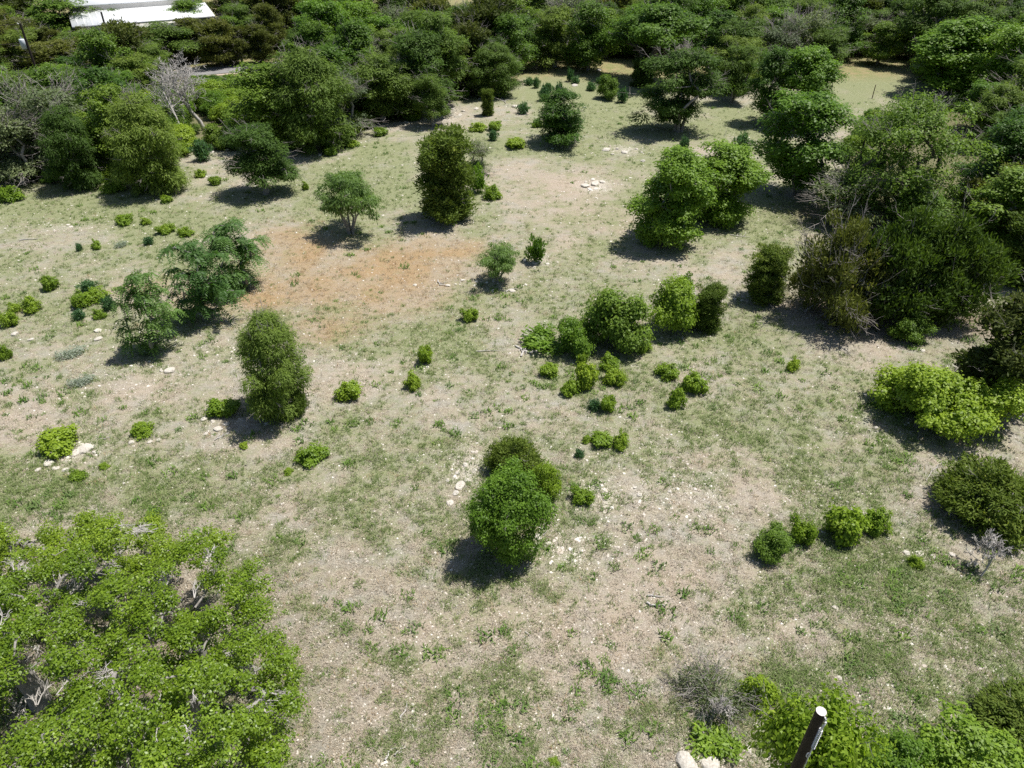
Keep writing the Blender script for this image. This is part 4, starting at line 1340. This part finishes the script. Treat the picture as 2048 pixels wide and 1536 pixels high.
# ------------------------------------------------------------------ grass, dry stalks and pebbles (geometry nodes on scattered points)
def tuft(seed, n, h, w, spread, lean=.6):
    rng = np.random.default_rng(seed)
    v, f = [], []
    for i in range(n):
        a = rng.uniform(0, 6.28)
        o = np.r_[rng.normal(0, spread, 2), -.01]
        d = np.array([math.cos(a), math.sin(a), 0])
        s = np.array([-d[1], d[0], 0]) * w * rng.uniform(.6, 1.3) / 2
        l = h * rng.uniform(.5, 1.2)
        k = lean * rng.uniform(.2, 1.2)
        m = o + d * l * k * .4 + np.array([0, 0, l * .6])
        t = o + d * l * k + np.array([0, 0, l * max(.25, 1 - k * .5)])
        q = len(v)
        v += [o - s, o + s, m + s * .8, m - s * .8, t, t]
        f += [(q, q + 1, q + 2, q + 3), (q + 3, q + 2, q + 4, q + 5)]
    return v, f

def inst_mat(name, a, b, trans=.2, c=None):
    m, nt, bs, out = new_mat(name)
    oi = nt.nodes.new('ShaderNodeObjectInfo')
    col = mixc(nt, oi.outputs['Random'], a, b)
    if c:
        col = mixc(nt, mapr(nt, mth(nt, 'FRACT', mth(nt, 'MULTIPLY', oi.outputs['Random'], 7.3)), .6, 1), col, c)
    nt.links.new(col, bs.inputs['Base Color'])
    bs.inputs['Roughness'].default_value = .7
    bs.inputs['Specular IOR Level'].default_value = .2
    if trans:
        tr = nt.nodes.new('ShaderNodeBsdfTranslucent')
        nt.links.new(col, tr.inputs['Color'])
        mx = nt.nodes.new('ShaderNodeMixShader')
        mx.inputs[0].default_value = trans
        nt.links.new(bs.outputs[0], mx.inputs[1])
        nt.links.new(tr.outputs[0], mx.inputs[2])
        nt.links.new(mx.outputs[0], out.inputs['Surface'])
    return m

def scatter(name, pts, scl, protos, label, cat, seed):
    rng = np.random.default_rng(seed)
    pc = bpy.data.collections.new(name + '_pieces')
    for me in protos:
        pc.objects.link(bpy.data.objects.new(name + '_piece', me))
    n = len(pts)
    me = bpy.data.meshes.new(name)
    me.vertices.add(n)
    me.vertices.foreach_set('co', np.asarray(pts, np.float32).ravel())
    for nm, ty, arr in (('rot', 'FLOAT', rng.uniform(0, 6.28, n)), ('scl', 'FLOAT', scl), ('idx', 'INT', rng.integers(0, len(protos), n))):
        a = me.attributes.new(nm, ty, 'POINT')
        a.data.foreach_set('value', np.asarray(arr, np.float32 if ty == 'FLOAT' else np.int32))
    o = obj(name, me)
    ng = bpy.data.node_groups.new(name, 'GeometryNodeTree')
    ng.interface.new_socket('Geometry', in_out='INPUT', socket_type='NodeSocketGeometry')
    ng.interface.new_socket('Geometry', in_out='OUTPUT', socket_type='NodeSocketGeometry')
    N = ng.nodes
    gi, go = N.new('NodeGroupInput'), N.new('NodeGroupOutput')
    ip = N.new('GeometryNodeInstanceOnPoints')
    ci = N.new('GeometryNodeCollectionInfo')
    ci.inputs['Collection'].default_value = pc
    ci.inputs['Separate Children'].default_value = True
    ci.inputs['Reset Children'].default_value = True
    ip.inputs['Pick Instance'].default_value = True

    def na(nm, ty):
        a = N.new('GeometryNodeInputNamedAttribute')
        a.data_type = ty
        a.inputs['Name'].default_value = nm
        return a.outputs['Attribute']
    cx = N.new('ShaderNodeCombineXYZ')
    er = N.new('FunctionNodeEulerToRotation')
    L = ng.links.new
    L(na('rot', 'FLOAT'), cx.inputs['Z'])
    L(cx.outputs[0], er.inputs[0])
    L(er.outputs[0], ip.inputs['Rotation'])
    L(na('scl', 'FLOAT'), ip.inputs['Scale'])
    L(na('idx', 'INT'), ip.inputs['Instance Index'])
    L(gi.outputs[0], ip.inputs['Points'])
    L(ci.outputs[0], ip.inputs['Instance'])
    L(ip.outputs[0], go.inputs[0])
    md = o.modifiers.new('scatter', 'NODES')
    md.node_group = ng
    tag(o, label, cat, kind='stuff')
    return o

grng = np.random.default_rng(33)

def sample(n, ymax=85):
    """points spread so that near ground gets more of them"""
    n = int(n * 1.2)
    px = grng.uniform(-300, 2350, n)
    py = 95 + (1640 - 95) * grng.random(n) ** .85
    g_ = np.array([at(0, 0)])
    u, v = (px - 1024) / F, (py - 768) / F
    s = CAMH / (SP + CP * v)
    x, y = u * s, (CP - SP * v) * s
    ok = inside(CLEAR, x, y) & (y < ymax)
    return x[ok], y[ok]

def put(x, y):
    return np.c_[x, y, zg(x, y)]

MG = inst_mat('green_grass_blade', (.15, .225, .06), (.26, .33, .12), .3, (.34, .35, .19))
MD = inst_mat('dry_grass_blade', (.40, .335, .25), (.60, .52, .42), .15, (.36, .34, .28))
MR = inst_mat('rust_grass_blade', (.36, .25, .13), (.50, .39, .24), .15, (.34, .29, .20))
MP = inst_mat('limestone_chip', (.50, .45, .38), (.72, .68, .62), 0, (.42, .36, .30))
MW = inst_mat('broad_weed_leaf', (.10, .19, .035), (.19, .30, .055), .3, (.15, .22, .08))

def tuft_meshes(nm, mat, n, h, w, sp, lean, cnt=4, seed=0):
    out = []
    for i in range(cnt):
        v, f = tuft(700 + seed * 10 + i, n, h, w, sp, lean)
        out.append(mesh_from(nm, v, f, mat))
    return out

x, y = sample(200000)
r_, b_, g_, s_, l_ = masks(x, y)
q = grng.random(len(x))
nz = fbm(x * 1.7, y * 1.7, 71, 3)
ok = q < np.clip((g_ - .10) * .95 + (nz - .5) * 1.2, .03, 1) * .75
scatter('green_grass', put(x[ok], y[ok]), grng.uniform(.55, 1.35, ok.sum()), tuft_meshes('grass_tuft', MG, 16, .16, .016, .075, .8, seed=1), 'short green grass growing in patches over the field', 'grass', 1)
x, y = sample(110000)
r_, b_, g_, s_, l_ = masks(x, y)
q = grng.random(len(x))
nz = fbm(x * 1.3, y * 1.3, 81, 3)
ok = q < np.clip(.55 - .3 * g_ - .3 * b_ + (nz - .5) * 1.2 - r_ * .4, .03, 1) * .8
scatter('dry_grass', put(x[ok], y[ok]), grng.uniform(.5, 1.3, ok.sum()), tuft_meshes('dry_tuft', MD, 14, .13, .013, .09, 1.1, seed=2), 'pale dry grass stubble scattered over the field', 'grass', 2)
x, y = sample(60000)
r_, b_, g_, s_, l_ = masks(x, y)
ok = grng.random(len(x)) < np.clip(r_ * 1.1 + .02, 0, 1)
scatter('rust_grass', put(x[ok], y[ok]), grng.uniform(.6, 1.3, ok.sum()), tuft_meshes('rust_tuft', MR, 14, .17, .015, .09, .9, seed=3), 'rust brown dry grass covering the slope by the junipers', 'grass', 3)
x, y = sample(150000)
r_, b_, g_, s_, l_ = masks(x, y)
ok = grng.random(len(x)) < np.clip(s_ ** 1.2 * .9 + .13 + .1 * b_, 0, 1)
sz = .018 + .032 * grng.random(ok.sum()) ** 2.0 + (grng.random(ok.sum()) < .06) * .05 * (.5 + s_[ok] * 1.5)
dfar = y[ok] / 30
scatter('limestone_pebbles', put(x[ok], y[ok]), sz * np.clip(dfar, 1, 2.2), [m_.copy() for m_ in ROCKM[:4]], 'white limestone chips strewn through the grass', 'stones', 4)
for o_ in bpy.data.collections['limestone_pebbles_pieces'].objects:
    o_.data.materials[0] = MP
x, y = sample(16000)
r_, b_, g_, s_, l_ = masks(x, y)
nz = fbm(x * .35, y * .35, 91, 3)
ok = grng.random(len(x)) < np.clip((nz - .5) * 1.2 + .10 + g_ * .12, .03, 1) * .7
scatter('field_weeds', put(x[ok], y[ok]), grng.uniform(.5, 1.5, ok.sum()) ** 1.3, tuft_meshes('weed', MW, 26, .17, .04, .10, 1.0, seed=4), 'small leafy green weeds dotted over the field', 'weeds', 5)
print('stuff done')
